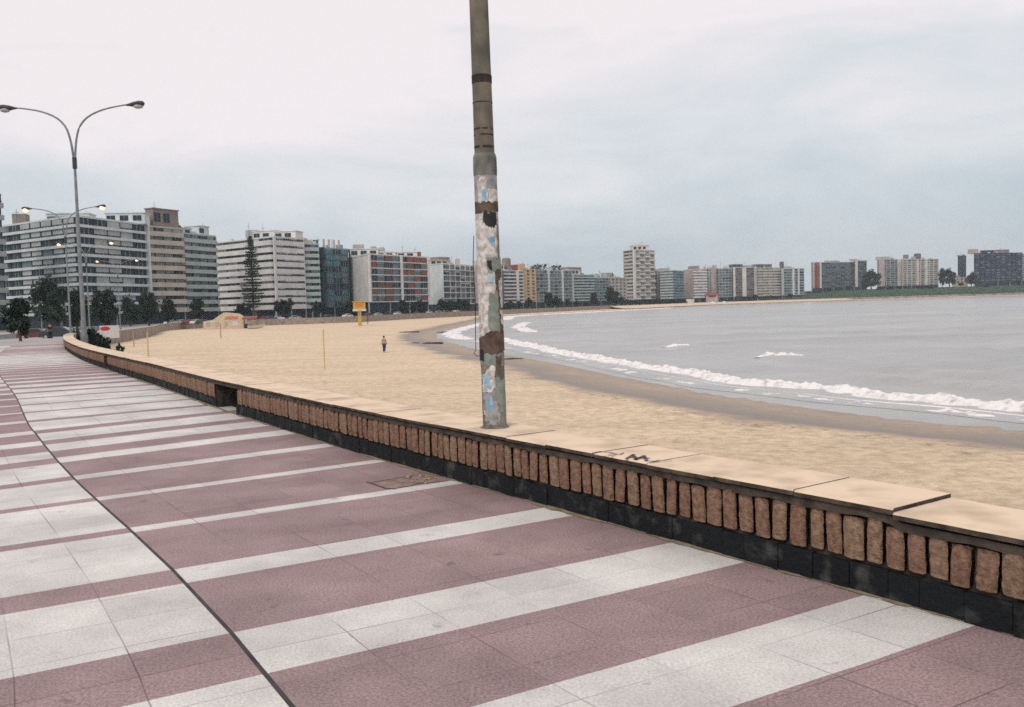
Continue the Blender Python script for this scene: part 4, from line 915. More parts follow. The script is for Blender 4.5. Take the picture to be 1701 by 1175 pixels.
# green rise on the right shore
def grass_bank():
    m = mat('bank_grass', (0.014, 0.045, 0.026), (0.034, 0.08, 0.042), 0.95, 0.12, 0.8, 0.8, coord='pos', bdist=0.5)
    s0, s1 = WALL.near((205, 745)), WALL.near((1200, 735)); ns = 260; prof = [(-3, -3.2), (-1, -1.2), (4, 1.2), (14, 3.4), (30, 4.8), (60, 5.6), (110, 6.0), (260, 6.0)]
    X = np.zeros((ns, len(prof))); Y = X.copy(); Z = X.copy()
    for i in range(ns):
        s = s0 + (s1 - s0) * i / (ns - 1); env = min(1, i / 34) ** 1.3
        for k, (o, z) in enumerate(prof):
            p = WALL.off(s, o); X[i, k] = p.x; Y[i, k] = p.y
            Z[i, k] = (z + 3.2) * env - 3.25 + (0 if k == 0 else 0.6 * fbm(p.x, p.y, 0.03, 6) * env)
            if i == 0: Z[i, k] = -3.25 if k < 2 else -0.5
    struct(grid_mesh('grass_bank', X, Y, Z, m))
    mb = MB(); prev = None
    for i in range(0, ns - 26):                     # pale retaining strip of rock at the waterline
        s = s0 + (s1 - s0) * (i + 20) / (ns - 1); a, b = WALL.off(s, -5.5 + 1.5 * fbm(s, 0, .05)), WALL.off(s, -0.9); a.z = -3.5; b.z = -1.2
        if prev: mb.quad(prev[0], a, b, prev[1])
        prev = (a, b)
    struct(mb.obj('rocky_shore', mat('shore_rock', (0.30, 0.235, 0.19), (0.16, 0.12, 0.10), 0.95, 0.3, 0.8, 1.5, coord='pos', bdist=.3)))
grass_bank()

# ------------------------------------------------------------------ trees
M_BARK = mat('bark', (0.10, 0.075, 0.055), (0.05, 0.04, 0.03), 0.95, 4, 0.6, 20)
def leafmat(n, c): return mat(n, c, tuple(x * 1.7 for x in c), 0.75, 1.2, spec=0.2)
LEAF = [leafmat('leaf_dark', (0.007, 0.017, 0.012)), leafmat('leaf_mid', (0.012, 0.028, 0.017)), leafmat('leaf_light', (0.02, 0.04, 0.023))]
def leaf(mb, p, s, rng, m):
    d1 = Vector((rng.gauss(0, 1), rng.gauss(0, 1), rng.gauss(0, 1))).normalized(); d2 = d1.cross(Vector((rng.gauss(0, 1), rng.gauss(0, 1), rng.gauss(0, 1)))).normalized()
    d1 *= s; d2 *= s * 0.6; mb.quad(p - d1, p - d2, p + d1, p + d2, m)
def crown_mesh(seed, rx, rz, zc, nclump, nleaf, size, flat=0.0):
    rng = random.Random(seed); mb = MB()
    for c in range(nclump):
        d = Vector((rng.gauss(0, 1), rng.gauss(0, 1), rng.gauss(0, 1))).normalized() * rng.uniform(.35, 0.9)
        ctr = Vector((d.x * rx, d.y * rx, zc + d.z * rz)); r = rng.uniform(.28, .46) * min(rx, rz); m = rng.choices((0, 1, 2), (4, 4, 2))[0]
        for k in range(nleaf):
            q = Vector((rng.gauss(0, 1), rng.gauss(0, 1), rng.gauss(0, 1))).normalized() * r * rng.uniform(.3, 1.12)
            leaf(mb, ctr + q, size * rng.uniform(.6, 1.3), rng, m if rng.random() < .8 else rng.randrange(3))
    return mb.mesh('crown', LEAF)
def trunk_mesh(seed, h, r, rx, zc):
    rng = random.Random(seed); mb = MB()
    mb.tube([(0, 0, -0.3), (rng.uniform(-.1, .1), 0, h * .4), (rng.uniform(-.2, .2), rng.uniform(-.1, .1), h * .75), (0, 0, zc)], [r * 1.3, r, r * .8, r * .45], 8)
    for k in range(5):
        a = k * 1.26 + rng.random(); mb.tube([(0, 0, h * .6), (math.cos(a) * rx * .35, math.sin(a) * rx * .35, zc - .1 * rx), (math.cos(a) * rx * .6, math.sin(a) * rx * .6, zc + rx * .2)], [r * .6, r * .4, r * .15], 6)
    return mb.mesh('trunk', M_BARK)
KIND = []
for i, (h, rx, rz) in enumerate(((1.5, 2.3, 2.6), (1.3, 1.8, 3.0), (1.8, 2.8, 1.8))):
    zc = h + rz * .72; KIND.append((crown_mesh(40 + i, rx, rz, zc, 30, 80, .25), trunk_mesh(60 + i, h, .17, rx, zc), zc + rz))
def tree(label, px, d, ytop, kind=0, z0=0.0, wide=1.0, name='street_tree', seed=0, group='street trees along the bay road'):
    p = far(px, d); z0 = z0 or gz(p); p.z = z0; top = far(px, d, ytop).z - z0; cm, tm, h = KIND[kind]; s = top / h * 1.06
    t = thing(name, label, 'tree', p, seed * 1.7, group)
    for nme, me in (('crown', cm), ('trunk', tm)):
        o = link(nme, me, t); o.scale = (s * wide, s * wide, s)
    return t
def shrub_mesh(seed): return crown_mesh(seed, 1.3, .9, .75, 16, 60, .17)
SHR = [shrub_mesh(80), shrub_mesh(81)]; STEM = trunk_mesh(82, .5, .06, .8, .7)
def shrub(label, px, d, ytop, width, z0, k=0, name='shrub', group=None, rz=0):
    p = far(px, d); z0 = z0 or gz(p); p.z = z0; h = far(px, d, ytop).z - z0; t = thing(name, label, 'shrub', p, rz, group)
    for nme, me in (('foliage', SHR[k % 2]), ('stem', STEM)):
        o = link(nme, me, t); o.scale = (width / 2.7, width / 2.7, h / 1.5)
    return t
def trees():
    T = tree
    T('small dark bushy tree standing at the far left end of the promenade', 32, 68, 496, 1, 0, 1.1, seed=1)
    T('large round dark tree in front of the corner block at far left', 83, 205, 470, 0, 0, 0.85, seed=2)
    T('dark tree right behind the front double lamp post', 127, 212, 482, 1, 0, 0.9, seed=3)
    T('tall dark tree above the red and white signboard', 172, 218, 482, 1, 0, 1.15, seed=4)
    T('dark round tree second right of the signboard', 216, 240, 497, 0, 0, 0.95, seed=5)
    T('narrow dark tree where the corner block meets the beige block', 247, 246, 486, 1, 0, 1.0, seed=6)
    T('dark tree in front of the middle of the beige balcony block', 278, 256, 497, 1, 0, 1.1, seed=7)
    T('dark tree in front of the greenish grey balcony block', 328, 268, 496, 1, 0, 0.95, seed=8)
    T('low leafy tree at the foot of the tall pine', 404, 325, 504, 2, 0, 0.95, seed=9)
    T('flat topped green tree before the white slit window corner', 473, 330, 497, 2, 0, 0.95, seed=10)
    T('loose green tree before the dark teal glass block', 529, 340, 501, 2, 0, 0.9, seed=11)
    T('dark tree just behind the yellow lifeguard cabin', 579, 350, 500, 1, 0, 0.9, seed=12)
    for i, px in enumerate((669, 685, 697, 706)):
        T(['leftmost of four dark trees under the checkered block', 'second of four dark trees under the checkered block', 'third of four dark trees under the checkered block', 'rightmost of four dark trees under the checkered block'][i], px, 366, (498, 502, 499, 503)[i], 1, 0, 0.9, seed=13 + i)
    for i, px in enumerate((735, 748, 762, 775)):
        T(['dark green tree at the left foot of the white balcony grid', 'dark green tree second along the white balcony grid', 'dark green tree third along the white balcony grid', 'dark green tree nearest the pole under balcony grid'][i], px, 405, 499 + i % 2, 0, 0, 1.1, seed=20 + i)
    for i, (px, yt, w) in enumerate(((848, 501, 1.3), (862, 500, 1.2), (878, 497, 1.0), (911, 486, 1.0), (925, 494, 1.2), (943, 497, 1.1), (957, 500, 1.2), (986, 486, 0.9), (972, 501, 1.2))):
        T(['low green tree right beside the pole by the red balconies', 'green tree in front of the red balcony block', 'green tree at the foot of the ochre block', 'tall dark tree left in front of the grey green block', 'broad green tree in the middle of the grey green block', 'low tree at the right end of the grey green block', 'low tree at the foot of the bright white pier', 'tall dark tree before the teal balcony block', 'low rounded tree left of the teal block tree'][i], px, 520 + i * 6, yt, i % 2, 0, w, seed=30 + i)
    for i, (px, yt, w) in enumerate(((1013, 477, 1.0), (1022, 484, 1.1), (1033, 493, 1.2), (1042, 497, 1.3))):
        T(['tallest dark conifer clump left of the tallest tower', 'second dark tree in the clump left of the tower', 'third lower tree in the clump left of the tower', 'lowest tree in the clump at the tower foot'][i], px, 600 + 8 * i, yt, 1, 0, w, seed=40 + i)
    for i, (px, yt, k, w) in enumerate(((1447, 452, 0, 1.2), (1438, 470, 2, 1.0), (1565, 446, 1, .6), (1577, 450, 0, 1.0), (1614, 455, 0, 1.0), (1690, 466, 2, 1.0), (1596, 470, 2, 1.2))):
        T(['dark leaning tree in the gap right of the grey slab', 'low bushy tree on the rise below the leaning tree', 'thin dark cypress right of the beige tower', 'round dark tree beside the thin cypress', 'dark tree left of the broad blue block', 'dark bush tree at the right foot of the blue block', 'low dark tree in front of the pinkish house'][i], px, 850, yt, k, 5.4, w, seed=50 + i, name='hillside_tree', group='trees on the green rise')
    for i, px in enumerate(range(1048, 1140, 8)):
        names = ['under the tower left balconies', 'under the tower white pier', 'under the tower left windows', 'under the tower middle windows', 'under the tower right windows', 'under the tower right edge', 'under the slim beige block', 'under the pale teal block left part', 'under the pale teal block middle', 'under the pale teal block right part', 'under the dark teal face left part', 'under the dark teal face right part']
        shrub('dark hedge bush on the promenade ' + names[i], px, 655 + 2 * i, 499 - i * .2, 5.5, 0, i, 'hedge_bush', 'hedge bushes below the tower', i)
    for i, (px, yt) in enumerate(((1176, 498), (1236, 493), (1244, 494), (1256, 490), (1278, 491), (1312, 489), (1344, 487), (1460, 478), (1478, 477), (1530, 475), (1545, 474), (1640, 471))):
        names = ['by the white beach kiosk', 'under the twin white piers left side', 'under the twin white piers right side', 'left end of the grass rise', 'below the brown attic block', 'below the rooftop tank block', 'in the gap left of the grey slab', 'below the pinkish white tower left', 'below the pinkish white tower right', 'below the beige tower middle', 'below the beige tower right', 'below the broad blue block']
        shrub('small dark bush ' + names[i], px, 790 if px < 1330 else 830, yt, 7, 0.2 if px < 1330 else 4.6, i, 'bush', 'bushes along the right shore', i)
    for i, (px, d, yt, w) in enumerate(((124, 66, 556, 2.4), (138, 62, 558, 3.0), (156, 59, 563, 3.0), (172, 58, 571, 2.6), (186, 58, 581, 2.4), (160, 82, 557, 3.2), (146, 86, 553, 3.2))):
        names = ['leftmost dark shrub behind the bend of the wall', 'second dark shrub behind the bend of the wall', 'dark shrub in the middle of the clump behind the wall', 'dark shrub fourth along behind the wall', 'low dark shrub nearest the seated man', 'greyer shrub below the red and white sign', 'dark shrub right below the double lamp post']
        p = far(px, d); shrub(names[i], px, d, yt, w, sand_at(p.x, p.y), i, 'shrub', 'shrubs behind the wall bend', i)
trees()
def pine():
    p = far(421, 318); p.z = -1.4; H = far(421, 318, 392).z + 1.4
    t = thing('norfolk_pine', 'tall sparse Norfolk pine towering in front of the white slit window block', 'tree', p)
    mb = MB(); mb.tube([(0, 0, -.3), (.15, 0, H * .5), (0, 0, H)], [.42, .26, .05], 8); mb.obj('trunk', M_BARK, t)
    cr = MB(); rng = random.Random(9); z = H * .16
    while z < H - .3:
        u = (z - H * .16) / (H * .84); L = 4.4 * (1 - u) ** .65 * (0.55 + .45 * min(1, u * 4)) * rng.uniform(.8, 1.1) + .3; a0 = rng.random() * 6
        for k in range(7):
            if rng.random() < .14: continue
            a = a0 + k * .9; l = L * rng.uniform(.7, 1.08); d = Vector((math.cos(a), math.sin(a), 0))
            cr.tube([Vector((0, 0, z)), d * l * .6 + Vector((0, 0, z - .1)), d * l + Vector((0, 0, z + .25))], [.07, .05, .02], 4, 0)
            for q in range(int(14 + l * 13)):
                f = rng.uniform(.12, 1.05); leaf(cr, d * l * f + Vector((rng.gauss(0, .2), rng.gauss(0, .2), z - .1 + rng.gauss(0, .14) + .3 * max(0, f - .6))), rng.uniform(.18, .34), rng, rng.randrange(3))
        z += rng.uniform(.85, 1.25) * (1 - .35 * u)
    cr.obj('crown', LEAF, t)
pine()

# ------------------------------------------------------------------ street lamps
M_GALV = mat('galvanised_steel', (0.22, 0.24, 0.25), (0.15, 0.165, 0.18), 0.55, 3, spec=0.5); M_LHEAD = mat('lamp_housing', (0.045, 0.05, 0.06), None, 0.6, 3)
E_LAMP = emit('lit_lamp', (1.0, 0.60, 0.33), 1.5); M_LENS = mat('lamp_lens', (0.5, 0.5, 0.5), None, 0.3, 3)
def lamp(label, px, d, lit, lean=0.0, short=0.0):
    p = far(px, d); p.z = (gz(p) if d > 60 else 0.1) + .0
    hd_ = short + p.z if short else 0
    tk_ = .7 if lit else .9
    root = thing('street_lamp', label, 'street lamp', p, 0, 'double arm street lamps')
    mb = MB(); mb.tube([(0, 0, -.6), (0, 0, .0), (0, 0, 1.4), (0, 0, 11.2 - hd_)], [.19 * tk_, .17 * tk_, .15 * tk_, .085 * tk_], 12); mb.tube([(0, 0, -.6), (0, 0, .35)], [.26 * tk_, .24 * tk_], 12); mb.obj('pole', M_GALV, root, smooth=False)
    jb = MB(); jb.tube([(0, 0, 10.9 - hd_), (0, 0, 11.6 - hd_)], [.14, .14], 10); jb.obj('collar', M_LHEAD, root)
    for sx in (-1, 1):
        am = MB(); pts = [(p_.x, 0, 11.4 - hd_ + p_.y) for p_ in smooth([(sx * .03, -.1), (sx * .10, .7), (sx * .22, 1.45), (sx * .46, 2.15), (sx * 1.0, 2.72), (sx * 1.9, 3.12), (sx * 2.9, 3.33), (sx * 3.75, 3.44)], .28)]
        am.tube(pts, [.075 - .03 * k / len(pts) for k in range(len(pts))], 8); arm = am.obj('arm', M_GALV, root)
        e = Vector(pts[-1]); hd = MB(); dx = Vector((sx, 0, .06)).normalized()
        prof = [(-.1, .05, .05), (.12, .10, .09), (.4, .2, .16), (.75, .26, .2), (.98, .2, .16), (1.08, .06, .05)]
        prev = None
        for q, ry, rz in prof:
            c = [e + dx * q + Vector((0, ry * math.cos(a * .5236), rz * math.sin(a * .5236) - .02)) for a in range(12)]
            if prev:
                for k in range(12): hd.quad(prev[k], prev[(k + 1) % 12], c[(k + 1) % 12], c[k])
            else: hd.face(c)
            prev = c
        hd.face(prev[::-1]); ho = hd.obj('lamp_head', M_LHEAD, root)
        ln = MB(); ln.ell(e + dx * .68 + Vector((0, 0, -.16)), (.32, .24, .16) if not lit else (.3, .26, .27), 12, 8); ln.obj('lens', E_LAMP if lit else M_LENS, ho, smooth=True)
    return root
lamp('nearest tall double arm street lamp with unlit dark heads', 138, 58, False)
lamp('second double arm lamp with glowing heads above the corner block roof', 116, 100, True, 0, 1.2)
lamp('third double arm lamp, lit, just right of the nearest lamp post', 148, 146, True, 0, 1.4)
lamp('farthest small lit double arm lamp before the corner block', 199, 194, True, 0, 1.4)

# ------------------------------------------------------------------ people
M_SKIN = mat('tanned_skin', (0.42, 0.23, 0.16), None, 0.6, 8); M_HAIR = mat('dark_hair', (0.02, 0.014, 0.01), None, 0.7, 20); M_NAVY = mat('navy_cloth', (0.02, 0.03, 0.11), (0.03, 0.045, 0.15), 0.85, 6)
M_WHITEC = mat('white_cloth', (0.6, 0.6, 0.6), None, 0.85, 6); M_DKC = mat('dark_cloth', (0.02, 0.022, 0.03), None, 0.85, 6); M_REDC = mat('red_cloth', (0.35, 0.05, 0.04), None, 0.85, 6)
def skin(name, J, edges, m, parent, root_i=0):
    me = bpy.data.meshes.new(name); me.from_pydata([j[:3] for j in J], edges, []); me.materials.append(m)
    o = link(name, me, parent); md = o.modifiers.new('skin', 'SKIN'); md.use_smooth_shade = True
    lay = me.skin_vertices[0].data if me.skin_vertices else None
    for i, j in enumerate(J):
        r = j[3]; lay[i].radius = (r, r) if not hasattr(r, '__len__') else r; lay[i].use_root = (i == root_i)
    o.modifiers.new('sub', 'SUBSURF').levels = 2; o.modifiers[-1].render_levels = 2
    return o
def person(label, loc, rz, pose, top, bottom, shoes=M_DKC, group=None):
    t = thing('person', label, 'person', loc, rz, group)
    if pose == 'walk':
        J = [(0, 0, .93, .15), (0, 0, 1.1, .135), (0, 0, 1.28, .165), (0, 0, 1.42, .13), (0, .0, 1.5, .06), (0, .01, 1.58, .085), (0, .015, 1.67, .10), (0, .01, 1.73, .07),
             (-.19, 0, 1.40, .065), (-.25, -.03, 1.15, .045), (-.24, .06, .92, .036), (-.24, .09, .83, .034), (.19, 0, 1.40, .065), (.25, .0, 1.15, .045), (.25, .12, .93, .036), (.24, .16, .85, .034),
             (-.10, 0, .86, .10), (-.11, .08, .48, .068), (-.11, .0, .09, .045), (-.11, .15, .035, .04), (.10, 0, .86, .10), (.11, -.03, .48, .068), (.11, -.20, .11, .045), (.11, -.08, .04, .04)]
        L_, R_ = (16, 17, 18, 19), (20, 21, 22, 23)
    elif pose == 'stand':
        J = [(0, 0, .93, .15), (0, 0, 1.1, .135), (0, 0, 1.28, .165), (0, 0, 1.42, .13), (0, .0, 1.5, .06), (0, .01, 1.58, .085), (0, .015, 1.67, .10), (0, .01, 1.73, .07),
             (-.19, 0, 1.40, .065), (-.24, 0, 1.13, .045), (-.23, .05, .9, .036), (-.23, .07, .82, .034), (.19, 0, 1.40, .065), (.24, 0, 1.13, .045), (.23, .05, .9, .036), (.23, .07, .82, .034),
             (-.10, 0, .86, .10), (-.11, .01, .48, .068), (-.11, 0, .09, .045), (-.11, .14, .035, .04), (.10, 0, .86, .10), (.11, .01, .48, .068), (.11, 0, .09, .045), (.11, .14, .035, .04)]
    else:                                      # seated on the sand, knees drawn up
        J = [(0, 0, .14, .16), (0, .02, .32, .145), (0, .05, .5, .165), (0, .07, .64, .13), (0, .09, .71, .06), (0, .11, .79, .085), (0, .12, .88, .10), (0, .115, .94, .07),
             (-.19, .07, .61, .065), (-.25, .2, .42, .045), (-.16, .38, .42, .036), (-.1, .44, .42, .034), (.19, .07, .61, .065), (.25, .2, .42, .045), (.16, .38, .42, .036), (.1, .44, .42, .034),
             (-.11, .06, .14, .10), (-.14, .42, .46, .068), (-.13, .68, .09, .045), (-.13, .82, .04, .04), (.11, .06, .14, .10), (.14, .42, .46, .068), (.13, .68, .09, .045), (.13, .82, .04, .04)]
    Ed = [(0, 1), (1, 2), (2, 3), (3, 4), (4, 5), (5, 6), (6, 7), (3, 8), (8, 9), (9, 10), (10, 11), (3, 12), (12, 13), (13, 14), (14, 15), (0, 16), (16, 17), (17, 18), (18, 19), (0, 20), (20, 21), (21, 22), (22, 23)]
    skin('body', J, Ed, M_SKIN, t)
    def sub(ids, grow, name, m, ed):
        mp = {i: k for k, i in enumerate(ids)}; skin(name, [(*J[i][:3], J[i][3] + grow) for i in ids], [(mp[a], mp[b]) for a, b in ed], m, t)
    if bottom: sub((0, 16, 17, 18, 20, 21, 22), .022, 'trousers', bottom, ((0, 16), (16, 17), (17, 18), (0, 20), (20, 21), (21, 22)))
    if top: sub((0, 1, 2, 3, 8, 9, 12, 13), .016, 'shirt', top, ((0, 1), (1, 2), (2, 3), (3, 8), (8, 9), (3, 12), (12, 13)))
    hb = MB(); h = Vector(J[6][:3]); hb.ell(h + Vector((0, -.022, .03)), (.107, .118, .108), 14, 8); hb.obj('hair', M_HAIR, t, smooth=True)
    fb = MB(); f = h + Vector((0, .1, -.03)); fb.ell(f + Vector((0, .0, 0)), (.014, .022, .028), 6, 5); fb.obj('nose', M_SKIN, t, smooth=True)
    return t
def people():
    def sp(px, d): p = far(px, d); p.z = sand_at(p.x, p.y) + .02; return p
    p = on(638.5, 584.5, -3.12); p.z = sand_at(p.x, p.y); person('bare backed man in navy trousers walking away across the sand', p, -.25, 'walk', None, M_NAVY)
    person('dark haired person in pale shirt sitting on the sand by the shrubs', sp(190, 104), -1.3, 'sit', M_WHITEC, M_DKC)
    person('distant person in red top standing before the sea wall', sp(764.5, 400), 1, 'stand', M_REDC, M_DKC, group='distant pair by the sea wall')
    person('distant person in dark clothes standing beside the one in red', sp(771, 402), 2, 'stand', M_DKC, M_DKC, group='distant pair by the sea wall')
    q = far(82, 96); q.z = gz(q) - 0.13; person('person in dark clothes standing in the road by a dark car', q, .8, 'stand', M_DKC, M_DKC)
people()

# ------------------------------------------------------------------ cars
M_TYRE = mat('tyre', (0.015, 0.015, 0.015), None, 0.9, 8); M_RIM = mat('wheel_rim', (0.35, 0.35, 0.36), None, 0.4, 8, spec=.5); M_CGL = mat('car_glass', (0.012, 0.016, 0.02), None, 0.12, 3, spec=.5)
PAINT = {n: mat(n + '_car_paint', c, tuple(x * .92 for x in c), 0.3, 1.5, spec=.5) for n, c in (('white', (.68, .68, .67)), ('red', (.34, .035, .03)), ('dark', (.03, .035, .045)), ('silver', (.38, .40, .42)), ('blue', (.04, .07, .17)), ('maroon', (.12, .03, .035)))}
CARM = {}
def car_meshes(col):
    if col in CARM: return CARM[col]
    def loft(prof, m, name, crown):
        mb = MB(); prev = None
        for y, inset in ((-.86, crown), (-.8, 0), (.8, 0), (.86, crown)):
            c = [Vector((x * (1 - inset * .5), y if zz < .95 else y * (1 - .16 * min(1, (zz - .9) / .5)), zz if zz < .3 else zz - inset * .4)) for x, zz in prof]
            if prev:
                for k in range(len(c)): k2 = (k + 1) % len(c); mb.quad(prev[k], prev[k2], c[k2], c[k])
            else: mb.face(c[::-1])
            prev = c
        mb.face(prev); return mb.mesh(name, m)
    body = loft([(-2.1, .28), (-2.12, .62), (-2.02, .88), (-1.55, .95), (-1.0, 1.40), (.45, 1.42), (1.15, .97), (2.0, .82), (2.12, .58), (2.08, .28)], PAINT[col], 'body', .12)
    gl = MB()
    for sy in (-1, 1):
        y0, y1 = sy * .872, sy * .79
        gl.face([(-1.3, y0, .98), (.95, y0, .98), (.4, y1, 1.34), (-.92, y1, 1.34)][::sy])
    gl.face([(1.13, -.74, 1.0), (1.13, .74, 1.0), (.5, .66, 1.405), (.5, -.66, 1.405)]); gl.face([(-1.53, .74, .98), (-1.53, -.74, .98), (-1.05, -.66, 1.38), (-1.05, .66, 1.38)])
    CARM[col] = (body, gl.mesh('windows', M_CGL)); return CARM[col]
wb = MB(); wb.tube([(0, -.1, 0), (0, .1, 0)], .31, 16); WHEEL = wb.mesh('tyre', M_TYRE); wb = MB(); wb.tube([(0, -.106, 0), (0, .106, 0)], .19, 12); RIM = wb.mesh('rim', M_RIM)
def car(label, px, d, col, rz, z0=-.14, name='parked_car', group='cars on the bay road'):
    p = far(px, d); p.z = z0 + gz(p); t = thing(name, label, 'car', p, rz, group); b, g = car_meshes(col); link('body', b, t); link('windows', g, t)
    for x in (-1.3, 1.3):
        for y in (-.76, .76):
            w = link('wheel', WHEEL, t, (x, y, .31)); link('rim', RIM, w)
    return t
def cars():
    for px, d, c, l, r in ((57, 118, 'maroon', 'maroon car on the road left of the person in dark', .3), (98, 104, 'dark', 'dark car beside the standing person at the promenade end', .2), (112, 150, 'silver', 'silver car behind the front double lamp post', .3),
            (283, 263, 'white', 'white car before the beige block, left of its pair', 1.2), (300, 262, 'white', 'white car before the beige block, left of the red car', 1.2), (314, 261, 'red', 'red car between two white cars by the beach', 1.2),
            (326, 260, 'white', 'white car right of the red car by the beach', 1.2), (337, 259, 'dark', 'dark car touching the left end of the beach kiosk', 1.2),
            (441, 303, 'red', 'red car just right of the tall pine', .3), (450, 303, 'blue', 'blue car under the white corner block', .3), (462, 305, 'white', 'white car under the white corner block', .4), (490, 309, 'silver', 'silver car before the slim pale block', .5),
            (545, 318, 'dark', 'dark car under the dark teal glass block', .9), (577, 333, 'white', 'white car just left of the lifeguard cabin', .95), (612, 345, 'maroon', 'maroon car just right of the lifeguard cabin', 1.0), (628, 358, 'silver', 'silver car under the left of the checkered block', 1.1),
            (645, 370, 'dark', 'dark car under the middle of the checkered block', 1.15), (660, 378, 'white', 'white car left of the four dark trees', 1.15), (690, 392, 'blue', 'blue car beneath the four dark trees', 1.15), (712, 402, 'white', 'white car left below the white balcony grid', 1.15),
            (728, 410, 'silver', 'silver car below the white balcony grid', 1.15), (745, 420, 'maroon', 'maroon car below the white balcony grid', 1.15), (758, 428, 'white', 'white car nearest the pole below the balcony grid', 1.15)):
        car(l, px, d, c, r)
cars()

# ------------------------------------------------------------------ things on the beach
M_YEL = mat('yellow_paint', (0.60, 0.36, 0.06), (0.46, 0.25, 0.045), 0.6, 3); M_YPOST = mat('yellow_post_paint', (0.62, 0.45, 0.17), None, 0.7, 3); M_ORP = mat('orange_post_paint', (0.50, 0.25, 0.12), None, 0.7, 3)
def text(s, size, m, parent, loc, rz, name='lettering'):
    cu = bpy.data.curves.new(name, 'FONT'); cu.body = s; cu.size = size; cu.extrude = .01; cu.align_x = 'CENTER'
    tmp = bpy.data.objects.new('tmp', cu); COL.objects.link(tmp); dg = bpy.context.evaluated_depsgraph_get(); me = bpy.data.meshes.new_from_object(tmp.evaluated_get(dg)); bpy.data.objects.remove(tmp)
    me.materials.clear(); me.materials.append(m); o = link(name, me, parent, loc); o.rotation_euler = (math.pi / 2, 0, rz); return o
def beach_things():
    def sp(px, d): p = far(px, d); p.z = sand_at(p.x, p.y); return p
    # lifeguard cabin
    p = sp(597, 240); t = thing('lifeguard_cabin', 'yellow lifeguard cabin with white base raised on a yellow column', 'lifeguard tower', p, .15)
    a = MB(); a.prism([(-.48, -.45), (.48, -.45), (.48, .45), (-.48, .45)], -.2, 3.95); a.obj('column', M_YEL, t)
    a = MB(); a.box(-1.75, 1.75, -1.5, 1.5, 3.95, 4.5); a.obj('deck', M_WHITEC, t)
    a = MB(); a.box(-1.6, 1.6, -1.35, 1.35, 4.5, 6.3); a.box(-1.8, 1.8, -1.55, 1.55, 6.3, 6.5); a.obj('cabin', M_YEL, t)
    a = MB(); a.box(-1.0, 1.0, -1.39, -1.2, 5.2, 5.9); a.obj('window', mat('orange_panel', (.55, .22, .04), None, .6, 3), t)
    a = MB()
    for x in (-.3, .3): a.box(x - .05, x + .05, -1.6, -1.5, -.2, 4.4)
    for k in range(12): a.box(-.25, .25, -1.6, -1.53, .2 + k * .35, .27 + k * .35)
    a.obj('ladder', M_YPOST, t)
    def post(name, px, ybase, ytop, r, m, label, group=None):
        q = on(px, ybase, -3.0); q.z = sand_at(q.x, q.y); q = far(px, q.y, None) * 1; q.z = sand_at(q.x, q.y); h = far(px, q.y, ytop).z - q.z
        mb = MB(); mb.tube([(0, 0, -.4), (0, 0, h)], [r, r * .9], 10); mb.ell((0, 0, h), (r * 1.3, r * 1.3, r * .8), 10, 5); o = mb.obj(name, m, None, loc=q); return tag(o, label, 'post', group)
    g = 'net posts on the beach'
    post('net_post', 243, 608, 552, .06, M_YPOST, 'yellow net post standing on the sand near the seated person', g)
    post('net_post', 535.5, 612, 548, .05, M_YPOST, 'slim yellow post alone in the middle of the sand', g)
    post('net_post', 220, 577, 552, .08, M_ORP, 'short orange post left of the yellow net post', g)
    post('net_post', 365, 562, 538, .10, M_ORP, 'short orange post in front of the beach kiosk', g)
    post('thin_pole', 610, 539, 521, .10, M_DKC, 'thin dark pole right of the yellow lifeguard cabin')
    a0, a1 = far(221, 139, 571), far(365, 172, 561); mb = MB(); mb.tube([a0, (a0 + a1) * .5 - Vector((0, 0, .15)), a1], .012, 5); tag(mb.obj('rope', M_DKC), 'thin rope strung between the two short orange posts', 'rope')
    # red and white signboard
    q = sp(180, 108); t = thing('signboard', 'white signboard with a red band standing behind the shrubs', 'sign', q, .25)
    zt, zb = far(180, 108, 541).z - q.z, far(180, 108, 562).z - q.z
    a = MB(); a.box(-1.05, 1.1, -.04, .04, zb, zt); a.obj('panel', M_WHITEC, t)
    a = MB(); a.ell((-.42, -.045, zt - .36), (.56, .03, .27), 16, 8); a.obj('red_emblem', mat('sign_red', (.55, .03, .025), None, .6, 3), t)
    for x in (-.9, .95): a = MB(); a.box(x - .05, x + .05, .045, .12, -.4, zt); a.obj('leg', M_GALV, t)
    # kiosk
    q = sp(373, 246); t = thing('beach_kiosk', 'sand coloured beach kiosk with sloping roof and red lettered band', 'kiosk', q, .1); M_KI = mat('sandy_render', (.60, .48, .345), (.48, .38, .27), .9, 1.2)
    a = MB()
    for y0, y1 in ((-2.5, 2.5),):
        prof = [(-5.2, -.3), (5.4, -.3), (5.4, 2.7), (3.6, 4.0), (.2, 4.45), (-2.6, 2.6), (-5.2, 2.2)]
        f = [Vector((x, y0, z)) for x, z in prof]; b = [Vector((x, y1, z)) for x, z in prof]; a.face(f); a.face(b[::-1])
        for k in range(len(f)): k2 = (k + 1) % len(f); a.quad(f[k2], f[k], b[k], b[k2])
    a.obj('wall', M_KI, t)
    a = MB(); a.box(.6, 4.0, -2.56, -2.503, 2.55, 3.4); a.obj('sign_band', mat('faded_red', (.42, .13, .09), (.5, .25, .18), .8, 4), t)
    for x, w, m in ((-4.3, .8, M_GR), (-2.0, .9, M_GR), (.5, .7, M_GR), (2.4, 1.5, M_WHITEC)): a = MB(); a.box(x, x + w, -2.55, -2.503, .8, 2.0); a.obj('window', m, t)
    # shade canopy and boat right of the kiosk
    q = sp(415, 244); t = thing('shade_canopy', 'small reddish shade canopy on posts right of the beach kiosk', 'canopy', q, .1)
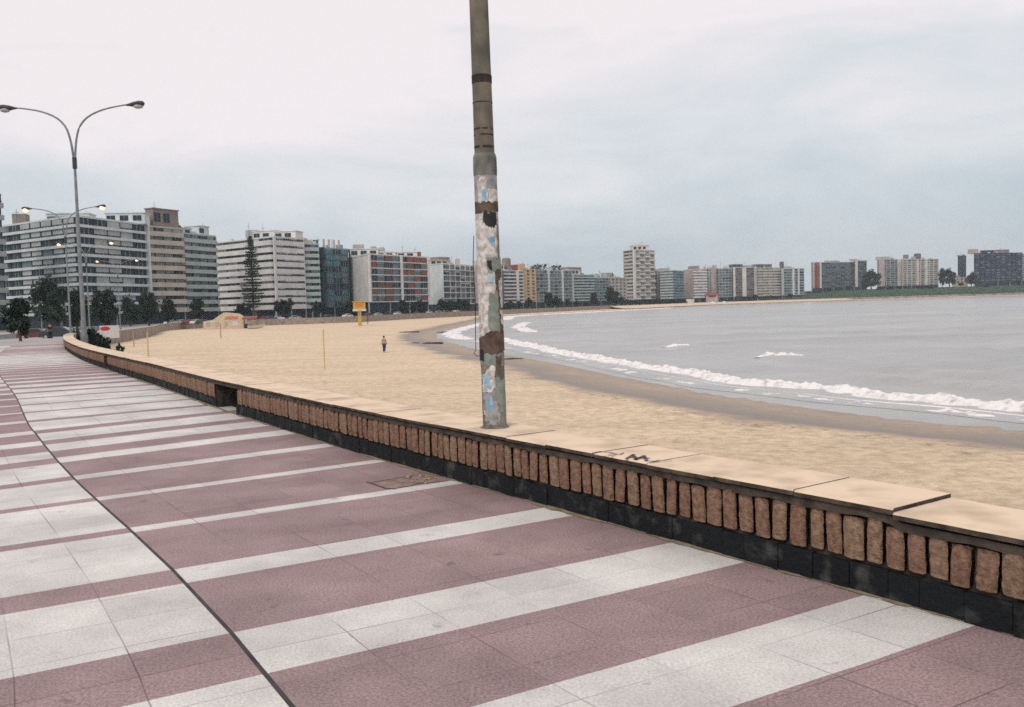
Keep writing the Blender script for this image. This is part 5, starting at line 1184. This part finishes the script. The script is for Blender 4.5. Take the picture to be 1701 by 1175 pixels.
    a = MB(); a.face([(-1.9, -1.4, 2.9), (1.9, -1.4, 2.9), (1.9, 1.4, 3.3), (-1.9, 1.4, 3.3)]); a.face([(-1.9, 1.4, 3.25), (1.9, 1.4, 3.25), (1.9, -1.4, 2.85), (-1.9, -1.4, 2.85)]); a.box(-1.9, 1.9, -1.45, -1.4, 2.5, 2.9); a.obj('roof', mat('brown_red_cloth', (.26, .10, .08), None, .85, 4), t)
    for x in (-1.7, 1.7):
        for y in (-1.2, 1.2): a = MB(); a.box(x - .06, x + .06, y - .06, y + .06, -.3, 2.9); a.obj('post', M_GALV, t)
    q = sp(424, 236); t = thing('beached_boat', 'small pale boat with dark stern drawn up on the sand', 'boat', q, .15)
    a = MB(); prev = None
    for x, w, zb, zt in ((-2.1, .75, .1, .85), (-1.2, .95, .05, .85), (.4, .95, .08, .95), (1.6, .55, .25, 1.1), (2.3, .04, .7, 1.25)):
        c = [Vector((x, -w, zt)), Vector((x, -w * .75, zb + .2)), Vector((x, 0, zb)), Vector((x, w * .75, zb + .2)), Vector((x, w, zt))]
        if prev:
            for k in range(4): a.quad(prev[k], prev[k + 1], c[k + 1], c[k])
            a.quad(prev[4] - Vector((0, 0, .15)), prev[0] - Vector((0, 0, .15)), c[0] - Vector((0, 0, .15)), c[4] - Vector((0, 0, .15)))
        else: a.face(c)
        prev = c
    a.obj('hull', mat('cream_boat', (.6, .56, .42), None, .6, 3), t); a = MB(); a.box(-2.9, -2.12, -.5, .5, .25, 1.35); a.obj('outboard_motor', M_DKC, t)
    # far kiosks
    q = far(1144, 690); q.z = sand_at(q.x, q.y); t = thing('far_kiosk', 'white boxy beach kiosk far below the white banded block', 'kiosk', q, -.5); a = MB(); a.box(-3, 3.4, -3, 3, -.5, 4.6); a.obj('wall', M_WH, t); a = MB(); a.box(-2, 0, -3.06, -3.003, .8, 3); a.obj('door', M_DG, t)
    for px, w, l in ((1184, 6, 'left one of two low white beach tents on the far shore'), (1203, 5.5, 'right one of two low white beach tents on the far shore')):
        q = far(px, 690); q.z = sand_at(q.x, q.y); t = thing('beach_tent', l, 'tent', q, -.4, 'white tents on the far beach'); a = MB(); f = [Vector((-w / 2, -2, 0)), Vector((w / 2, -2, 0)), Vector((w / 2 - .6, -2, 1.5)), Vector((0, -1, 2.5)), Vector((-w / 2 + .6, -2, 1.5))]; b = [v + Vector((0, 4 if k < 2 or k != 3 else 2, 0)) for k, v in enumerate(f)]; a.face(f); a.face(b[::-1])
        for k in range(5): a.quad(f[(k + 1) % 5], f[k], b[k], b[(k + 1) % 5])
        a.obj('canvas', M_WH, t)
    q = far(1183, 782); q.z = -1.5; t = thing('pavilion', 'low pavilion with rounded red roof below the pinkish block', 'pavilion', q, -.3); a = MB(); a.box(-5, 5, -3, 3, 0, 5.6); a.obj('wall', M_PK, t); a = MB(); a.ell((0, 0, 5.6), (6.2, 4, 2.6), 20, 8); a.obj('roof', M_RD, t)
    # driftwood and seaweed on the wet sand
    for px, py, ln, rz, l in ((852, 596, 1.9, .2, 'brown driftwood stick on the wet sand right of the pole'), (682, 553, 5, .5, 'dark seaweed heap at the innermost wet sand'), (712, 571, 4.5, -.3, 'long dark seaweed streak on wet sand left of pole'), (735, 551, 4, .3, 'dark seaweed patch near the inner surf'), (1080, 607, .8, .2, 'small dark stick at the water edge right of the pole')):
        q = on(px, py, -3.4); q.z = sand_at(q.x, q.y); mb = MB(); rng = random.Random(px)
        if 'stick' in l: mb.tube([(-ln / 2, 0, .05), (0, .08, .1), (ln / 2, -.1, .06)], [.08, .07, .03], 7); n_, m_ = 'driftwood', M_BARK
        else:
            for k in range(16): mb.ell((rng.gauss(0, ln * .22), rng.gauss(0, ln * .09), .03), (rng.uniform(.3, .8), rng.uniform(.2, .4), rng.uniform(.08, .2)), 8, 4)
            n_, m_ = 'seaweed', mat('seaweed', (.035, .03, .024), (.06, .05, .04), .8, 3)
        o = mb.obj(n_, m_, None, loc=q); o.rotation_euler = (0, 0, rz); tag(o, l, n_, 'wrack on the wet sand')
beach_things()

# ------------------------------------------------------------------ thin sea air
def haze():
    mb = MB(); mb.box(-900, 1500, -700, 1500, -8, 90); m = bpy.data.materials.new('haze_air'); m.use_nodes = True; nt = m.node_tree
    nt.nodes.remove(nt.nodes['Principled BSDF']); v = nt.nodes.new('ShaderNodeVolumePrincipled'); v.inputs['Density'].default_value = 0.00017; v.inputs['Color'].default_value = (0.86, 0.9, 0.95, 1); v.inputs['Anisotropy'].default_value = 0.1
    nt.links.new(v.outputs[0], nt.nodes['Material Output'].inputs['Volume'])
    struct(mb.obj('haze', m), 'stuff')
haze()
